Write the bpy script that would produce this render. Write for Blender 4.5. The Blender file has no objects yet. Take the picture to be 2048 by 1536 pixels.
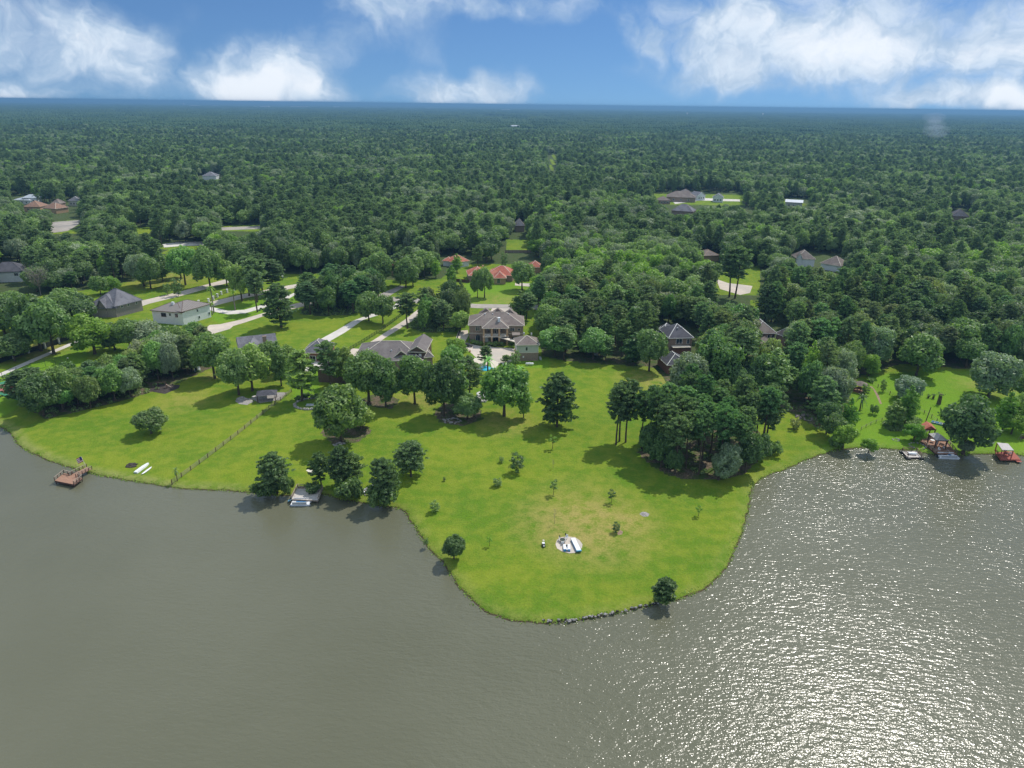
import bpy, math, random
import numpy as np
from mathutils import Vector, Matrix, noise as mnoise
random.seed(7); np.random.seed(7)
R = math.radians
scn = bpy.context.scene
col = scn.collection

# ---------------------------------------------------------------- camera
FPX = 1422.0; CAMZ = 100.0; PITCH = 21.46; ROLL = 0.70
CM = Matrix.Rotation(R(90-PITCH), 3, 'X') @ Matrix.Rotation(R(ROLL), 3, 'Z')
cd = bpy.data.cameras.new('camera'); cam = bpy.data.objects.new('camera', cd); col.objects.link(cam)
cam.matrix_world = Matrix.Translation((0, 0, CAMZ)) @ CM.to_4x4()
cd.sensor_width = 36; cd.lens = 36*FPX/2048; cd.clip_start = 1; cd.clip_end = 200000
scn.camera = cam
GZ = 0.7
def G(px, py, z=GZ):
    d = CM @ Vector(((px-1024)/FPX, -(py-768)/FPX, -1))
    if d.z > -1e-4: d.z = -1e-4
    t = (z-CAMZ)/d.z
    return Vector((d.x*t, d.y*t, z))
CMT = CM.transposed()
def PR(p):
    v = CMT @ (Vector(p)-Vector((0, 0, CAMZ)))
    return (1024+FPX*v.x/-v.z, 768-FPX*v.y/-v.z)
def dep(p): return -(CMT @ (Vector(p)-Vector((0, 0, CAMZ)))).z
def height_for(base, top_py):          # height so that the top of a thing at base reaches image row top_py
    lo, hi = 0.2, 60
    for _ in range(30):
        m = (lo+hi)/2
        if PR((base.x, base.y, base.z+m))[1] > top_py: lo = m
        else: hi = m
    return (lo+hi)/2

# ---------------------------------------------------------------- sun, sky, exposure
SUN_EL, SUN_AZ = 54.0, 41.0            # azimuth clockwise from the view direction (+Y)
sd = bpy.data.lights.new('sun', 'SUN'); sd.energy = 2.8; sd.angle = R(0.53); sd.color = (1, 0.95, 0.87)
sun = bpy.data.objects.new('sun', sd); col.objects.link(sun)
sdir = Vector((math.sin(R(SUN_AZ))*math.cos(R(SUN_EL)), math.cos(R(SUN_AZ))*math.cos(R(SUN_EL)), math.sin(R(SUN_EL))))
sun.rotation_euler = sdir.to_track_quat('Z', 'Y').to_euler()
scn.view_settings.view_transform = 'Standard'; scn.view_settings.look = 'None'
scn.view_settings.exposure = 0.42; scn.view_settings.gamma = 1; scn.view_settings.use_curve_mapping = False

scn.render.engine = 'CYCLES'
for k_, v_ in dict(max_bounces=5, diffuse_bounces=3, glossy_bounces=2, transmission_bounces=4, volume_bounces=0, transparent_max_bounces=4).items(): setattr(scn.cycles, k_, v_)
class NT:
    def __init__(s, tree): s.t = tree; tree.nodes.clear()
    def n(s, typ, ins=None, **kw):
        nd = s.t.nodes.new(typ)
        for k, v in kw.items(): setattr(nd, k, v)
        if ins:
            for k, v in ins.items():
                if isinstance(v, bpy.types.NodeSocket): s.t.links.new(v, nd.inputs[k])
                else: nd.inputs[k].default_value = v
        return nd
    def m(s, op, a, b=0.0, c=0.0, clamp=False):
        return s.n('ShaderNodeMath', {0: a, 1: b, 2: c}, operation=op, use_clamp=clamp).outputs[0]
    def mix(s, f, a, b, bt='MIX'):
        nd = s.n('ShaderNodeMix', data_type='RGBA', blend_type=bt)
        for i, v in ((0, f), (6, a), (7, b)):
            if isinstance(v, bpy.types.NodeSocket): s.t.links.new(v, nd.inputs[i])
            else: nd.inputs[i].default_value = v if (i == 0 or len(v) == 4) else (*v, 1)
        return nd.outputs[2]
    def ss(s, v, lo, hi, a=0.0, b=1.0):
        nd = s.n('ShaderNodeMapRange', {0: v, 1: lo, 2: hi, 3: a, 4: b}, interpolation_type='SMOOTHSTEP'); return nd.outputs[0]
    def noise(s, vec, scale, detail=3, rough=0.55):
        return s.n('ShaderNodeTexNoise', {'Vector': vec, 'Scale': scale, 'Detail': detail, 'Roughness': rough}).outputs[0]

w = bpy.data.worlds.new('World'); scn.world = w; w.use_nodes = True
T = NT(w.node_tree)
tc = T.n('ShaderNodeTexCoord').outputs['Generated']
sep = T.n('ShaderNodeSeparateXYZ', {0: tc})
X, Y, Z = sep.outputs
az = T.m('ARCTAN2', X, Y); el = T.m('ARCSINE', Z)
# sky colour is looked up somewhat above the true direction: the photograph's sky is deep blue down to the horizon
zl = T.m('ADD', T.m('MULTIPLY', T.m('MAXIMUM', Z, 0.0), 0.9), 0.10)
skyv = T.n('ShaderNodeCombineXYZ', {0: X, 1: Y, 2: zl}).outputs[0]
skyv = T.n('ShaderNodeVectorMath', {0: skyv}, operation='NORMALIZE').outputs[0]
sky = T.n('ShaderNodeTexSky', {0: skyv}, sky_type='NISHITA', sun_disc=False)
sky.sun_elevation = R(SUN_EL); sky.sun_rotation = R(SUN_AZ); sky.altitude = 500; sky.air_density = 1.0; sky.dust_density = 0.0; sky.ozone_density = 3.0
skyc = T.mix(1.0, sky.outputs[0], (0.70, 0.96, 1.25), 'MULTIPLY')
blobs = [  # px, py, rx, ry, weight : clouds by direction
 (190,80,85,55,.72),(250,135,90,60,.62),(20,193,90,16,.75),(0,70,50,90,.38),
 (450,168,60,48,.72),(520,130,65,55,.72),(610,115,60,65,.6),(570,180,120,36,.85),(370,25,30,40,.2),
 (760,40,80,50,.58),(860,10,110,28,.5),(870,120,40,40,.3),(890,190,80,36,.95),(1020,176,50,40,.85),
 (1080,12,130,34,.52),(1288,70,40,55,.5),(1235,150,35,22,.18),(1450,75,100,65,.52),(1600,45,200,65,.74),(1790,75,120,80,.62),
 (1470,150,130,42,.5),(1690,135,190,55,.54),(1930,203,115,22,1.0),(2040,200,45,28,.75),(2010,80,45,70,.5),
 (-120,110,130,90,.5),(2200,60,140,90,.6)]
vec2 = T.n('ShaderNodeCombineXYZ', {0: az, 1: el, 2: 0.0}).outputs[0]
warp = T.n('ShaderNodeTexNoise', {'Vector': vec2, 'Scale': 13.0, 'Detail': 4.0}).outputs[1]
wv = T.n('ShaderNodeVectorMath', {0: warp, 1: (0.5, 0.5, 0.5)}, operation='SUBTRACT').outputs[0]
wv = T.n('ShaderNodeVectorMath', {0: wv, 1: (0.11, 0.075, 0)}, operation='MULTIPLY').outputs[0]
v3 = T.n('ShaderNodeVectorMath', {0: vec2, 1: wv}, operation='ADD').outputs[0]
tot = None
for (bx, by, rx, ry, wt) in blobs:
    d = CM @ Vector(((bx-1024)/FPX, -(by-768)/FPX, -1)); d.normalize()
    a0 = math.atan2(d.x, d.y); e0 = math.asin(d.z)
    dv = T.n('ShaderNodeVectorMath', {0: v3, 1: (a0, e0, 0)}, operation='SUBTRACT').outputs[0]
    dv = T.n('ShaderNodeVectorMath', {0: dv, 1: (FPX/rx*.8, FPX/ry*.9, 0)}, operation='MULTIPLY').outputs[0]
    l = T.n('ShaderNodeVectorMath', {0: dv}, operation='LENGTH').outputs[1]
    s_ = T.m('MULTIPLY', T.ss(l, 1.45, 0.0), wt)
    tot = s_ if tot is None else T.m('ADD', tot, s_)
# cloud goes on outside the frame, unseen and made denser to lift ambient light
inside = T.m('MULTIPLY', T.m('LESS_THAN', T.m('ABSOLUTE', az), 0.9), T.m('LESS_THAN', el, 0.2))
stretch = T.n('ShaderNodeCombineXYZ', {0: T.m('DIVIDE', X, T.m('ADD', T.m('ABSOLUTE', Z), .12)), 1: T.m('DIVIDE', Y, T.m('ADD', T.m('ABSOLUTE', Z), .12)), 2: 0.0}).outputs[0]
gen = T.m('MULTIPLY', T.ss(T.noise(stretch, 0.9, 4, .6), .33, .60), 1.25)
tot = T.m('ADD', T.m('MULTIPLY', tot, inside), T.m('MULTIPLY', gen, T.m('SUBTRACT', 1.0, inside)))
fine = T.noise(v3, 24.0, 5, .62)
soft = T.noise(vec2, 9.0, 4, .5)
nz = T.m('ADD', T.m('MULTIPLY', fine, .65), T.m('MULTIPLY', soft, .35))
dens = T.m('ADD', tot, T.m('MULTIPLY', T.m('MULTIPLY', T.m('SUBTRACT', nz, .5), 2.6), T.m('MINIMUM', T.m('MULTIPLY', tot, 1.6), 1.0)))
cl = T.ss(dens, 0.10, 1.05, 0.0, 0.92)
lit_ = T.noise(T.n('ShaderNodeVectorMath', {0: v3, 1: (0.003, 0.008, 0)}, operation='ADD').outputs[0], 24.0, 4, .62)
shade = T.ss(T.m('ADD', T.m('MULTIPLY', T.m('SUBTRACT', fine, lit_), -3.0), T.m('MULTIPLY', dens, .42)), .0, .85)
ccol = T.mix(shade, (0.34, 0.45, 0.59), (0.56, 0.64, 0.73))
ccol = T.mix(T.ss(dens, .95, 1.6), ccol, (0.70, 0.74, 0.79))
SKYK = 0.053
skym = T.n('ShaderNodeVectorMath', {0: skyc, 3: SKYK}, operation='SCALE').outputs[0]
fin = T.mix(cl, skym, ccol)
bg = T.n('ShaderNodeBackground', {0: fin, 1: 1.0})
T.n('ShaderNodeOutputWorld', {0: bg.outputs[0]})
#SPLIT-WORLD
# ---------------------------------------------------------------- helpers
def tag(o, label=None, cat=None, group=None, kind=None):
    if label: o['label'] = label
    if cat: o['category'] = cat
    if group: o['group'] = group
    if kind: o['kind'] = kind
    return o
def empty(name, loc, rz=0.0, label=None, cat=None, group=None):
    o = bpy.data.objects.new(name, None); col.objects.link(o)
    o.location = loc; o.rotation_euler = (0, 0, rz); o.empty_display_size = .3
    return tag(o, label, cat, group)
def linkm(name, me, parent=None, loc=(0, 0, 0), rz=0.0):
    o = bpy.data.objects.new(name, me); col.objects.link(o); o.location = loc; o.rotation_euler = (0, 0, rz)
    if parent: o.parent = parent
    return o
class MB:
    def __init__(s): s.v = []; s.f = []; s.mi = []; s.sh = []
    def add(s, vs, fs, mi=0, sh=0.5):
        n = len(s.v); s.v += [tuple(p) for p in vs]; s.f += [tuple(i+n for i in f) for f in fs]; s.mi += [mi]*len(fs)
        s.sh += [sh]*len(vs); return s
    def box(s, c, size, rz=0.0, mi=0, tilt=None):
        x, y, z = [q/2 for q in size]; M = Matrix.Rotation(rz, 3, 'Z')
        if tilt: M = M @ Matrix.Rotation(tilt, 3, 'Y')
        vs = [Vector(c)+M @ Vector((a*x, b*y, d*z)) for d in (-1, 1) for b in (-1, 1) for a in (-1, 1)]
        return s.add(vs, [(0,2,3,1),(4,5,7,6),(0,1,5,4),(2,6,7,3),(0,4,6,2),(1,3,7,5)], mi)
    def beam(s, a, b, w, h, mi=0):
        a, b = Vector(a), Vector(b); d = (b-a); L = d.length; d.normalize()
        up = Vector((0, 0, 1)) if abs(d.z) < .95 else Vector((1, 0, 0))
        sd_ = d.cross(up).normalized(); u = sd_.cross(d).normalized()
        vs = [p+sd_*(i*w/2)+u*(j*h/2) for p in (a, b) for j in (-1, 1) for i in (-1, 1)]
        return s.add(vs, [(0,1,3,2),(4,6,7,5),(0,4,5,1),(2,3,7,6),(0,2,6,4),(1,5,7,3)], mi)
    def tube(s, pts, rad, sides=6, mi=0, sh=0.5):
        pts = [Vector(p) for p in pts]; vs = []; fs = []
        for i, p in enumerate(pts):
            d = (pts[min(i+1, len(pts)-1)]-pts[max(i-1, 0)]).normalized()
            u = d.cross(Vector((0.13, 1, 0.07))).normalized(); w_ = d.cross(u)
            r = rad[i] if hasattr(rad, '__len__') else rad
            for k in range(sides):
                a = 2*math.pi*k/sides; vs.append(p+(u*math.cos(a)+w_*math.sin(a))*r)
        for i in range(len(pts)-1):
            for k in range(sides):
                k2 = (k+1) % sides; fs.append((i*sides+k, i*sides+k2, (i+1)*sides+k2, (i+1)*sides+k))
        fs.append(tuple(range(sides))[::-1]); fs.append(tuple((len(pts)-1)*sides+k for k in range(sides)))
        return s.add(vs, fs, mi, sh)
    def prism(s, poly, z0, z1, mi=0):
        n = len(poly); vs = [(p[0], p[1], z0) for p in poly]+[(p[0], p[1], z1) for p in poly]
        fs = [tuple(range(n))[::-1], tuple(range(n, 2*n))]+[(i, (i+1) % n, n+(i+1) % n, n+i) for i in range(n)]
        return s.add(vs, fs, mi)
    def leaves(s, C, N, size, mi=0, asp=1.5, jit=0.5):
        C = np.asarray(C, float); N = np.asarray(N, float)+np.random.normal(0, jit, (len(C), 3)); N /= np.linalg.norm(N, axis=1)[:, None]+1e-9
        Rv = np.random.normal(0, 1, N.shape); U = np.cross(N, Rv); U /= np.linalg.norm(U, axis=1)[:, None]+1e-9; V = np.cross(N, U)
        sz = (np.asarray(size)*np.random.uniform(.65, 1.3, len(C)))[:, None]
        a, b = U*sz*asp*.5, V*sz*.5
        P = np.stack([C-a-b*.35, C-a*.1-b, C+a+b*.2, C+a*.05+b], 1).reshape(-1, 3)
        n0 = len(s.v); s.v += [tuple(p) for p in P.tolist()]
        s.f += [(n0+4*i, n0+4*i+1, n0+4*i+2, n0+4*i+3) for i in range(len(C))]; s.mi += [mi]*len(C)
        s.sh += np.repeat(np.random.random(len(C)), 4).tolist(); return s
    def mesh(s, name, mats, smooth=False):
        me = bpy.data.meshes.new(name); me.from_pydata(s.v, [], s.f)
        for m_ in (mats if isinstance(mats, (list, tuple)) else [mats]): me.materials.append(m_)
        me.polygons.foreach_set('material_index', s.mi)
        if smooth: me.polygons.foreach_set('use_smooth', [True]*len(me.polygons))
        at = me.attributes.new('shade', 'FLOAT', 'POINT'); at.data.foreach_set('value', s.sh)
        me.update(); return me
    def obj(s, name, mats, parent=None, loc=(0, 0, 0), rz=0.0, smooth=False):
        return linkm(name, s.mesh(name, mats, smooth), parent, loc, rz)
def in_poly(xs, ys, poly):
    xs = np.asarray(xs, float); ys = np.asarray(ys, float); inside = np.zeros(xs.shape, bool); n = len(poly)
    for i in range(n):
        x0, y0 = poly[i]; x1, y1 = poly[(i+1) % n]
        if y0 == y1: continue
        c = ((y0 > ys) != (y1 > ys)) & (xs < (x1-x0)*(ys-y0)/(y1-y0)+x0); inside ^= c
    return inside
def gpoly(pxs, z=GZ): return [tuple(G(x, y, z)[:2]) for x, y in pxs]

# ---------------------------------------------------------------- materials
def mat(name, base, rough=.8, var=.25, scale=2.0, spec=.3, bump=0.0, bscale=8.0, var2=None, metal=0.0):
    m_ = bpy.data.materials.new(name); m_.use_nodes = True; t = NT(m_.node_tree)
    co = t.n('ShaderNodeTexCoord').outputs['Object']
    n1 = t.noise(co, scale, 5, .6)
    lo = tuple(c*(1-var) for c in base); hi = tuple(min(1, c*(1+var)) for c in base)
    c = t.mix(t.ss(n1, .3, .7), lo, hi)
    if var2:
        n2 = t.noise(co, scale*.13+.03, 3, .6); c = t.mix(t.ss(n2, .42, .62), c, var2)
    ins = {'Base Color': c, 'Roughness': rough, 'Specular IOR Level': spec, 'Metallic': metal}
    if bump:
        ins['Normal'] = t.n('ShaderNodeBump', {'Strength': .6, 'Distance': bump, 'Height': t.noise(co, bscale, 4)}).outputs[0]
    b = t.n('ShaderNodeBsdfPrincipled', ins); t.n('ShaderNodeOutputMaterial', {0: b.outputs[0]})
    return m_
def leafmat(name, dark, light, trans=.28, gloss=.35):
    m_ = bpy.data.materials.new(name); m_.use_nodes = True; t = NT(m_.node_tree)
    oi = t.n('ShaderNodeObjectInfo'); at = t.n('ShaderNodeAttribute', attribute_name='shade').outputs['Fac']
    rnd = oi.outputs['Random']
    big = t.noise(t.n('ShaderNodeVectorMath', {0: oi.outputs['Location'], 3: .012}, operation='SCALE').outputs[0], 1.0, 2)
    f = t.m('ADD', t.m('MULTIPLY', at, .6), t.m('ADD', t.m('MULTIPLY', rnd, .5), t.m('MULTIPLY', t.m('SUBTRACT', big, .5), 1.4)), clamp=True)
    c = t.mix(f, dark, light); c = t.mix(1.0, c, oi.outputs['Color'], 'MULTIPLY')
    b = t.n('ShaderNodeBsdfPrincipled', {'Base Color': c, 'Roughness': .5, 'Specular IOR Level': gloss})
    tr = t.n('ShaderNodeBsdfTranslucent', {0: t.mix(1.0, c, (1.15, 1.25, .55), 'MULTIPLY')})
    mx = t.n('ShaderNodeMixShader', {0: trans, 1: b.outputs[0], 2: tr.outputs[0]})
    t.n('ShaderNodeOutputMaterial', {0: mx.outputs[0]}); return m_
M = {}
M['leaf'] = leafmat('foliage_broadleaf', (.062, .125, .050), (.34, .48, .17), .42, .42)
M['needle'] = leafmat('foliage_pine', (.085, .150, .060), (.30, .43, .19), .42, .35)
M['bright'] = leafmat('foliage_bright', (.14, .28, .045), (.38, .57, .11), .45)
M['grey'] = leafmat('foliage_greygreen', (.14, .20, .11), (.42, .50, .33), .38, .4)
M['bark'] = mat('bark', (.10, .075, .055), .95, .35, 3)
M['greybark'] = mat('grey_bark', (.22, .19, .17), .95, .3, 3)
M['concrete'] = mat('concrete', (.60, .52, .44), .9, .07, .35, .2, var2=(.50, .45, .39))
M['concrete2'] = mat('pale_concrete', (.66, .62, .57), .9, .06, .35, .2, var2=(.56, .53, .49))
M['road'] = mat('road_surface', (.40, .36, .32), .9, .1, .3, .2, var2=(.30, .28, .26))
M['roofbrown'] = mat('brown_shingle', (.20, .165, .15), .9, .16, 1.3, .15, .03, 6, (.25, .215, .19))
M['roofgrey'] = mat('grey_shingle', (.175, .155, .15), .9, .14, 1.5, .15, .03, 6, (.21, .19, .18))
M['roofdark'] = mat('dark_shingle', (.085, .085, .10), .9, .2, 1.5, .2, .03, 6, (.11, .11, .13))
M['roofslate'] = mat('slate_shingle', (.15, .15, .17), .9, .2, 1.5, .2, .03, 6, (.2, .2, .22))
M['roofmetal'] = mat('taupe_metal', (.25, .22, .20), .5, .06, .8, .4)
M['roofred'] = mat('red_tile', (.42, .13, .09), .85, .2, 1.2, .2, .04, 5, (.48, .19, .13))
M['rooforange'] = mat('orange_tile', (.28, .17, .12), .85, .2, 1.2, .2)
M['brick'] = mat('tan_brick', (.30, .225, .18), .95, .2, 3, .1, .02, 9)
M['brickgrey'] = mat('grey_brick', (.27, .24, .23), .95, .15, 3, .1)
M['brickred'] = mat('red_brick', (.24, .12, .09), .95, .2, 3, .1, .02, 9)
M['brickbrown'] = mat('brown_brick', (.16, .11, .085), .95, .2, 3, .1)
M['column'] = mat('tan_column', (.45, .31, .19), .9, .1, 3)
M['siding'] = mat('pale_siding', (.52, .54, .47), .8, .04, 1.5)
M['white'] = mat('white_paint', (.80, .80, .78), .7, .05, 1.5)
M['stucco'] = mat('white_stucco', (.72, .75, .78), .85, .05, 1.0)
M['cream'] = mat('cream_trim', (.68, .62, .52), .8, .05, 1.5)
M['glass'] = mat('window_glass', (.03, .045, .06), .08, .2, 1, .8)
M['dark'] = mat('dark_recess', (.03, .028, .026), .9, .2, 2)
M['black'] = mat('black_metal', (.02, .022, .022), .5, .2, 2, .5)
M['ironfence'] = mat('green_black_iron', (.03, .05, .035), .6, .2, 2, .4)
M['wood'] = mat('weathered_wood', (.30, .25, .20), .9, .25, 2.5, .15)
M['deckwood'] = mat('stained_deck_wood', (.36, .21, .145), .85, .15, 2.0, .2)
M['reddeck'] = mat('red_deck_paint', (.36, .11, .08), .8, .12, 2.0, .25)
M['greydeck'] = mat('grey_deck_wood', (.56, .52, .48), .9, .14, 1.6, .15)
M['darkwood'] = mat('dark_wood', (.11, .065, .05), .9, .25, 2)
M['paleroof'] = mat('faded_shingle', (.52, .49, .47), .9, .12, 2, .15)
M['gel'] = mat('white_gelcoat', (.82, .83, .84), .3, .04, 1.2, .5)
M['blue'] = mat('blue_hull', (.04, .20, .42), .35, .1, 1.2, .5)
M['cyan'] = mat('light_blue_plastic', (.15, .42, .62), .4, .1, 1.2, .5)
M['tarp'] = mat('vivid_blue_tarp', (.02, .25, .62), .35, .35, 1.6, .5, .08, 1.5)
M['alu'] = mat('bare_aluminium', (.55, .58, .62), .35, .1, 2, .5, metal=.4)
M['stone'] = mat('grey_stone', (.33, .31, .29), .95, .35, 2.5)
M['soil'] = mat('bare_soil', (.30, .21, .15), 1.0, .25, 1.5)
M['char'] = mat('charred_wood', (.06, .05, .045), 1.0, .3, 2)
M['court_r'] = mat('red_court', (.40, .13, .12), .85, .06, .8, var2=(.36, .14, .12))
M['court_g'] = mat('green_court', (.05, .22, .12), .85, .08, .8)
M['pave_r'] = mat('red_paver', (.45, .22, .18), .9, .15, 1.8)
M['pool'] = mat('pool_water', (.05, .45, .62), .05, .15, .8, .6)
M['orange'] = mat('terracotta', (.45, .20, .10), .8, .1, 2)
M['flagr'] = mat('flag_red', (.45, .06, .06), .8, .05, 2)
M['flagb'] = mat('flag_blue', (.04, .06, .20), .8, .05, 2)

# ---------------------------------------------------------------- shoreline and land
SH = [(-60,838),(0,852),(22,868),(36,890),(52,902),(80,914),(108,926),(140,936),(165,944),(190,950),(215,955),(250,961),(290,967),(330,974),(365,978),(410,980),(470,983),
 (510,988),(560,992),(585,990),(650,988),(672,998),(700,1003),(735,1008),(770,1015),(795,1016),(812,1026),(822,1045),(835,1065),(850,1087),(868,1108),(888,1128),(902,1150),
 (918,1175),(940,1200),(968,1222),(1000,1237),(1040,1245),(1090,1247),(1140,1245),(1190,1236),(1240,1226),(1290,1214),(1340,1204),(1385,1192),(1425,1168),(1450,1140),
 (1466,1110),(1480,1080),(1490,1050),(1497,1015),(1502,985),(1512,965),(1535,952),(1570,940),(1610,922),(1655,905),(1690,897),(1740,896),(1790,899),(1835,903),(1870,912),
 (1920,912),(1960,908),(2000,910),(2048,912),(2110,915)]
shore = np.array([tuple(G(x, y, 0)[:2]) for x, y in SH])
shore = np.vstack([[[-60000, shore[0][1]+1500]], [[-700, shore[0][1]+60]], shore, [[700, shore[-1][1]+10]], [[60000, shore[-1][1]+1500]]])
# soften the corners of the traced line
def chaikin(P, k):
    for _ in range(k):
        Q = [P[0]]
        for i in range(len(P)-1): Q += [P[i]*.75+P[i+1]*.25, P[i]*.25+P[i+1]*.75]
        P = np.array(Q+[P[-1]])
    return P
shore = chaikin(shore, 2)
def shore_dist(px, py):                # signed, positive on land
    px = np.asarray(px, float).ravel(); py = np.asarray(py, float).ravel()
    best = np.full(px.shape, 1e9)
    for i in range(len(shore)-1):
        a = shore[i]; d = shore[i+1]-a; L = (d*d).sum()
        if L < 1e-9: continue
        t_ = np.clip(((px-a[0])*d[0]+(py-a[1])*d[1])/L, 0, 1)
        best = np.minimum(best, np.hypot(px-a[0]-t_*d[0], py-a[1]-t_*d[1]))
    poly = [tuple(p) for p in shore]+[(60000, 90000), (-60000, 90000)]
    return np.where(in_poly(px, py, poly), best, -best)
# the line under which (nearer) the forest stops being automatic
OPEN_TOP = [(-1500,640),(-200,612),(0,600),(60,596),(150,582),(230,572),(330,545),(420,545),(470,548),(600,548),(700,545),(740,550),(775,560),(880,558),(930,528),(1060,528),(1075,560),
 (1072,620),(1085,712),(1130,722),(1180,726),(1310,735),(1340,772),(1430,778),(1470,770),(1560,790),(1600,802),(1690,795),(1720,752),(1800,728),(1900,736),(1990,738),(2100,735),(3500,735)]
OPEN = OPEN_TOP+[(3500,1500),(-1500,1500)]
GROVES = {   # polygons (in ground-projected picture coordinates) with litter under them
 'belt': [(50,812),(90,838),(160,822),(230,806),(300,785),(360,765),(425,735),(410,705),(345,714),(262,742),(182,768),(100,790)],
 'pines': [(1275,905),(1300,930),(1335,950),(1375,960),(1440,960),(1490,948),(1520,915),(1535,880),(1500,850),(1400,845),(1310,855)],
 'mid': [(600,628),(640,632),(700,630),(760,612),(765,590),(700,580),(640,590),(610,605)],
 'streetwood': [(815,655),(850,665),(905,664),(935,650),(930,620),(890,610),(840,625)],
 'oakbase': [(640,865),(665,888),(715,885),(745,862),(720,840),(660,845)],
 'clump': [(868,825),(880,845),(925,852),(965,838),(955,800),(900,795)],
 'big7': [(715,800),(735,812),(785,818),(800,800),(760,785)],
 'eastwood': [(1340,772),(1360,800),(1410,800),(1480,790),(1560,815),(1600,835),(1640,860),(1700,870),(1700,790),(1600,800),(1470,765)],
 'eastclump': [(1765,850),(1780,862),(1830,862),(1840,840),(1800,825)],
}
def inP(px, py, poly): return bool(in_poly([px], [py], poly)[0])
LUSH = [gpoly(p) for p in ([(0,752),(165,688),(180,710),(112,772),(0,835),(-80,835),(-80,780)], [(418,618),(600,585),(640,590),(600,602),(525,627),(440,647),(425,640)],
  [(1640,905),(1700,800),(1740,752),(1850,740),(2200,740),(2200,935),(1640,935)], [(560,715),(640,735),(640,790),(590,800)], [(1360,735),(1480,735),(1480,780),(1360,780)],
  [(930,565),(1060,565),(1075,612),(930,612)],[(940,705),(960,735),(1100,735),(1100,715),(980,720)])]
DRY = [(G(1175,1048), 16, .8), (G(1215,1062), 10, .6), (G(1120,1040), 7, .4), (G(905,770), 9, .5), (G(840,800), 10, .5), (G(1300,760), 12, .5), (G(70,700), 14, .7), (G(330,560), 20, .6), (G(1985,775), 12, .5),
  (G(1160,1010), 14, .3), (G(1240,1045), 8, .8), (G(1010,845), 10, .4), (G(1060,590), 14, .4), (G(1000,600), 14, .5), (G(430,750), 6, .6), (G(370,800), 10, .35), (G(560,750), 9, .3)]
def axis(core0, core1, st, far0, far1, g=1.16):
    a = list(np.arange(core0, core1+1e-6, st)); s_ = st
    while a[-1] < far1: s_ *= g; a.append(a[-1]+s_)
    s_ = st; b = [core0]
    while b[-1] > far0: s_ *= g; b.append(b[-1]-s_)
    return np.array(b[:0:-1]+a)
gx = axis(-200, 200, 1.0, -60000, 60000); gy = np.unique(np.concatenate([axis(92, 250, 0.9, -400, 250), np.arange(251.2, 520, 1.7), axis(520, 521, 3, 520, 70000)]))
GX, GY = np.meshgrid(gx, gy); nx, ny = len(gx), len(gy)
D = shore_dist(GX, GY).reshape(GX.shape)
wob = np.sin(GX*.9+1.3*np.sin(GY*.7))*.16+np.sin(GY*1.1+GX*.35)*.14+np.sin(GX*2.3+GY*1.7)*.1
Dw = D+wob*np.exp(-np.abs(D)/6)
HZ = np.where(Dw < 0, np.maximum(-2.5, Dw*.5), GZ*(1-np.exp(-Dw/.9)))
op = np.zeros(GX.shape, bool); flat = D > -50
pj = CMT.transposed()
Rm = np.array(CM); dx = np.stack([GX.ravel(), GY.ravel(), np.full(GX.size, GZ-CAMZ)], 0); cc = Rm.T @ dx
front = cc[2] < -1; PXg = np.where(front, 1024+FPX*cc[0]/-cc[2], -9999); PYg = np.where(front, 768-FPX*cc[1]/-cc[2], 5000)
lawn = in_poly(PXg, PYg, OPEN) | (PYg > 4000)
CLEAR = [  # lit clearings in the woods: ground polygons in picture coordinates
 [(100,436),(170,434),(165,466),(100,466)], [(330,498),(352,498),(352,512),(328,512)], [(325,484),(400,484),(400,500),(325,500)], [(1012,478),(1058,478),(1062,502),(1012,502)], [(1300,392),(1490,392),(1490,408),(1300,410)],
 [(1432,548),(1520,530),(1520,590),(1432,590)], [(1107,306),(1114,306),(1103,345),(1096,345)], [(1560,400),(1625,400),(1625,412),(1560,412)],[(440,450),(530,450),(530,464),(440,464)],
 [(1500,600),(1560,606),(1560,620),(1500,618)], [(250,455),(330,455),(330,468),(250,468)]]
for p in CLEAR: lawn |= in_poly(PXg, PYg, p)
litter = ~lawn
for p in GROVES.values(): litter |= in_poly(PXg, PYg, p)
lush = np.zeros(GX.size, bool)
for p in LUSH: lush |= in_poly(GX.ravel(), GY.ravel(), p)
dry = np.zeros(GX.size)
for c, r, wt in DRY: dry = np.maximum(dry, wt*np.clip(1.4-np.hypot(GX.ravel()-c.x, GY.ravel()-c.y)/r, 0, 1))
shoreband = np.clip(1-np.abs(D.ravel()-1.0)/3.0, 0, 1)*(.35+.65*(PXg < 480))
verts = np.stack([GX.ravel(), GY.ravel(), HZ.ravel()], 1)
idx = np.arange(nx*ny).reshape(ny, nx)
quads = np.stack([idx[:-1, :-1], idx[:-1, 1:], idx[1:, 1:], idx[1:, :-1]], -1).reshape(-1, 4)
me = bpy.data.meshes.new('land')
me.vertices.add(len(verts)); me.vertices.foreach_set('co', verts.ravel())
me.loops.add(quads.size); me.loops.foreach_set('vertex_index', quads.ravel())
me.polygons.add(len(quads)); me.polygons.foreach_set('loop_start', np.arange(len(quads))*4); me.polygons.foreach_set('loop_total', np.full(len(quads), 4))
me.polygons.foreach_set('use_smooth', np.ones(len(quads), bool)); me.update(); me.validate()
ca = me.color_attributes.new('zone', 'FLOAT_COLOR', 'POINT')
ca.data.foreach_set('color', np.stack([litter.astype(float), lush.astype(float), dry, np.ones(GX.size)], 1).ravel())
cb = me.attributes.new('bank', 'FLOAT', 'POINT'); cb.data.foreach_set('value', shoreband)
mg = bpy.data.materials.new('grass_and_litter'); mg.use_nodes = True; t = NT(mg.node_tree)
geo = t.n('ShaderNodeNewGeometry'); P = geo.outputs['Position']
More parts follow.
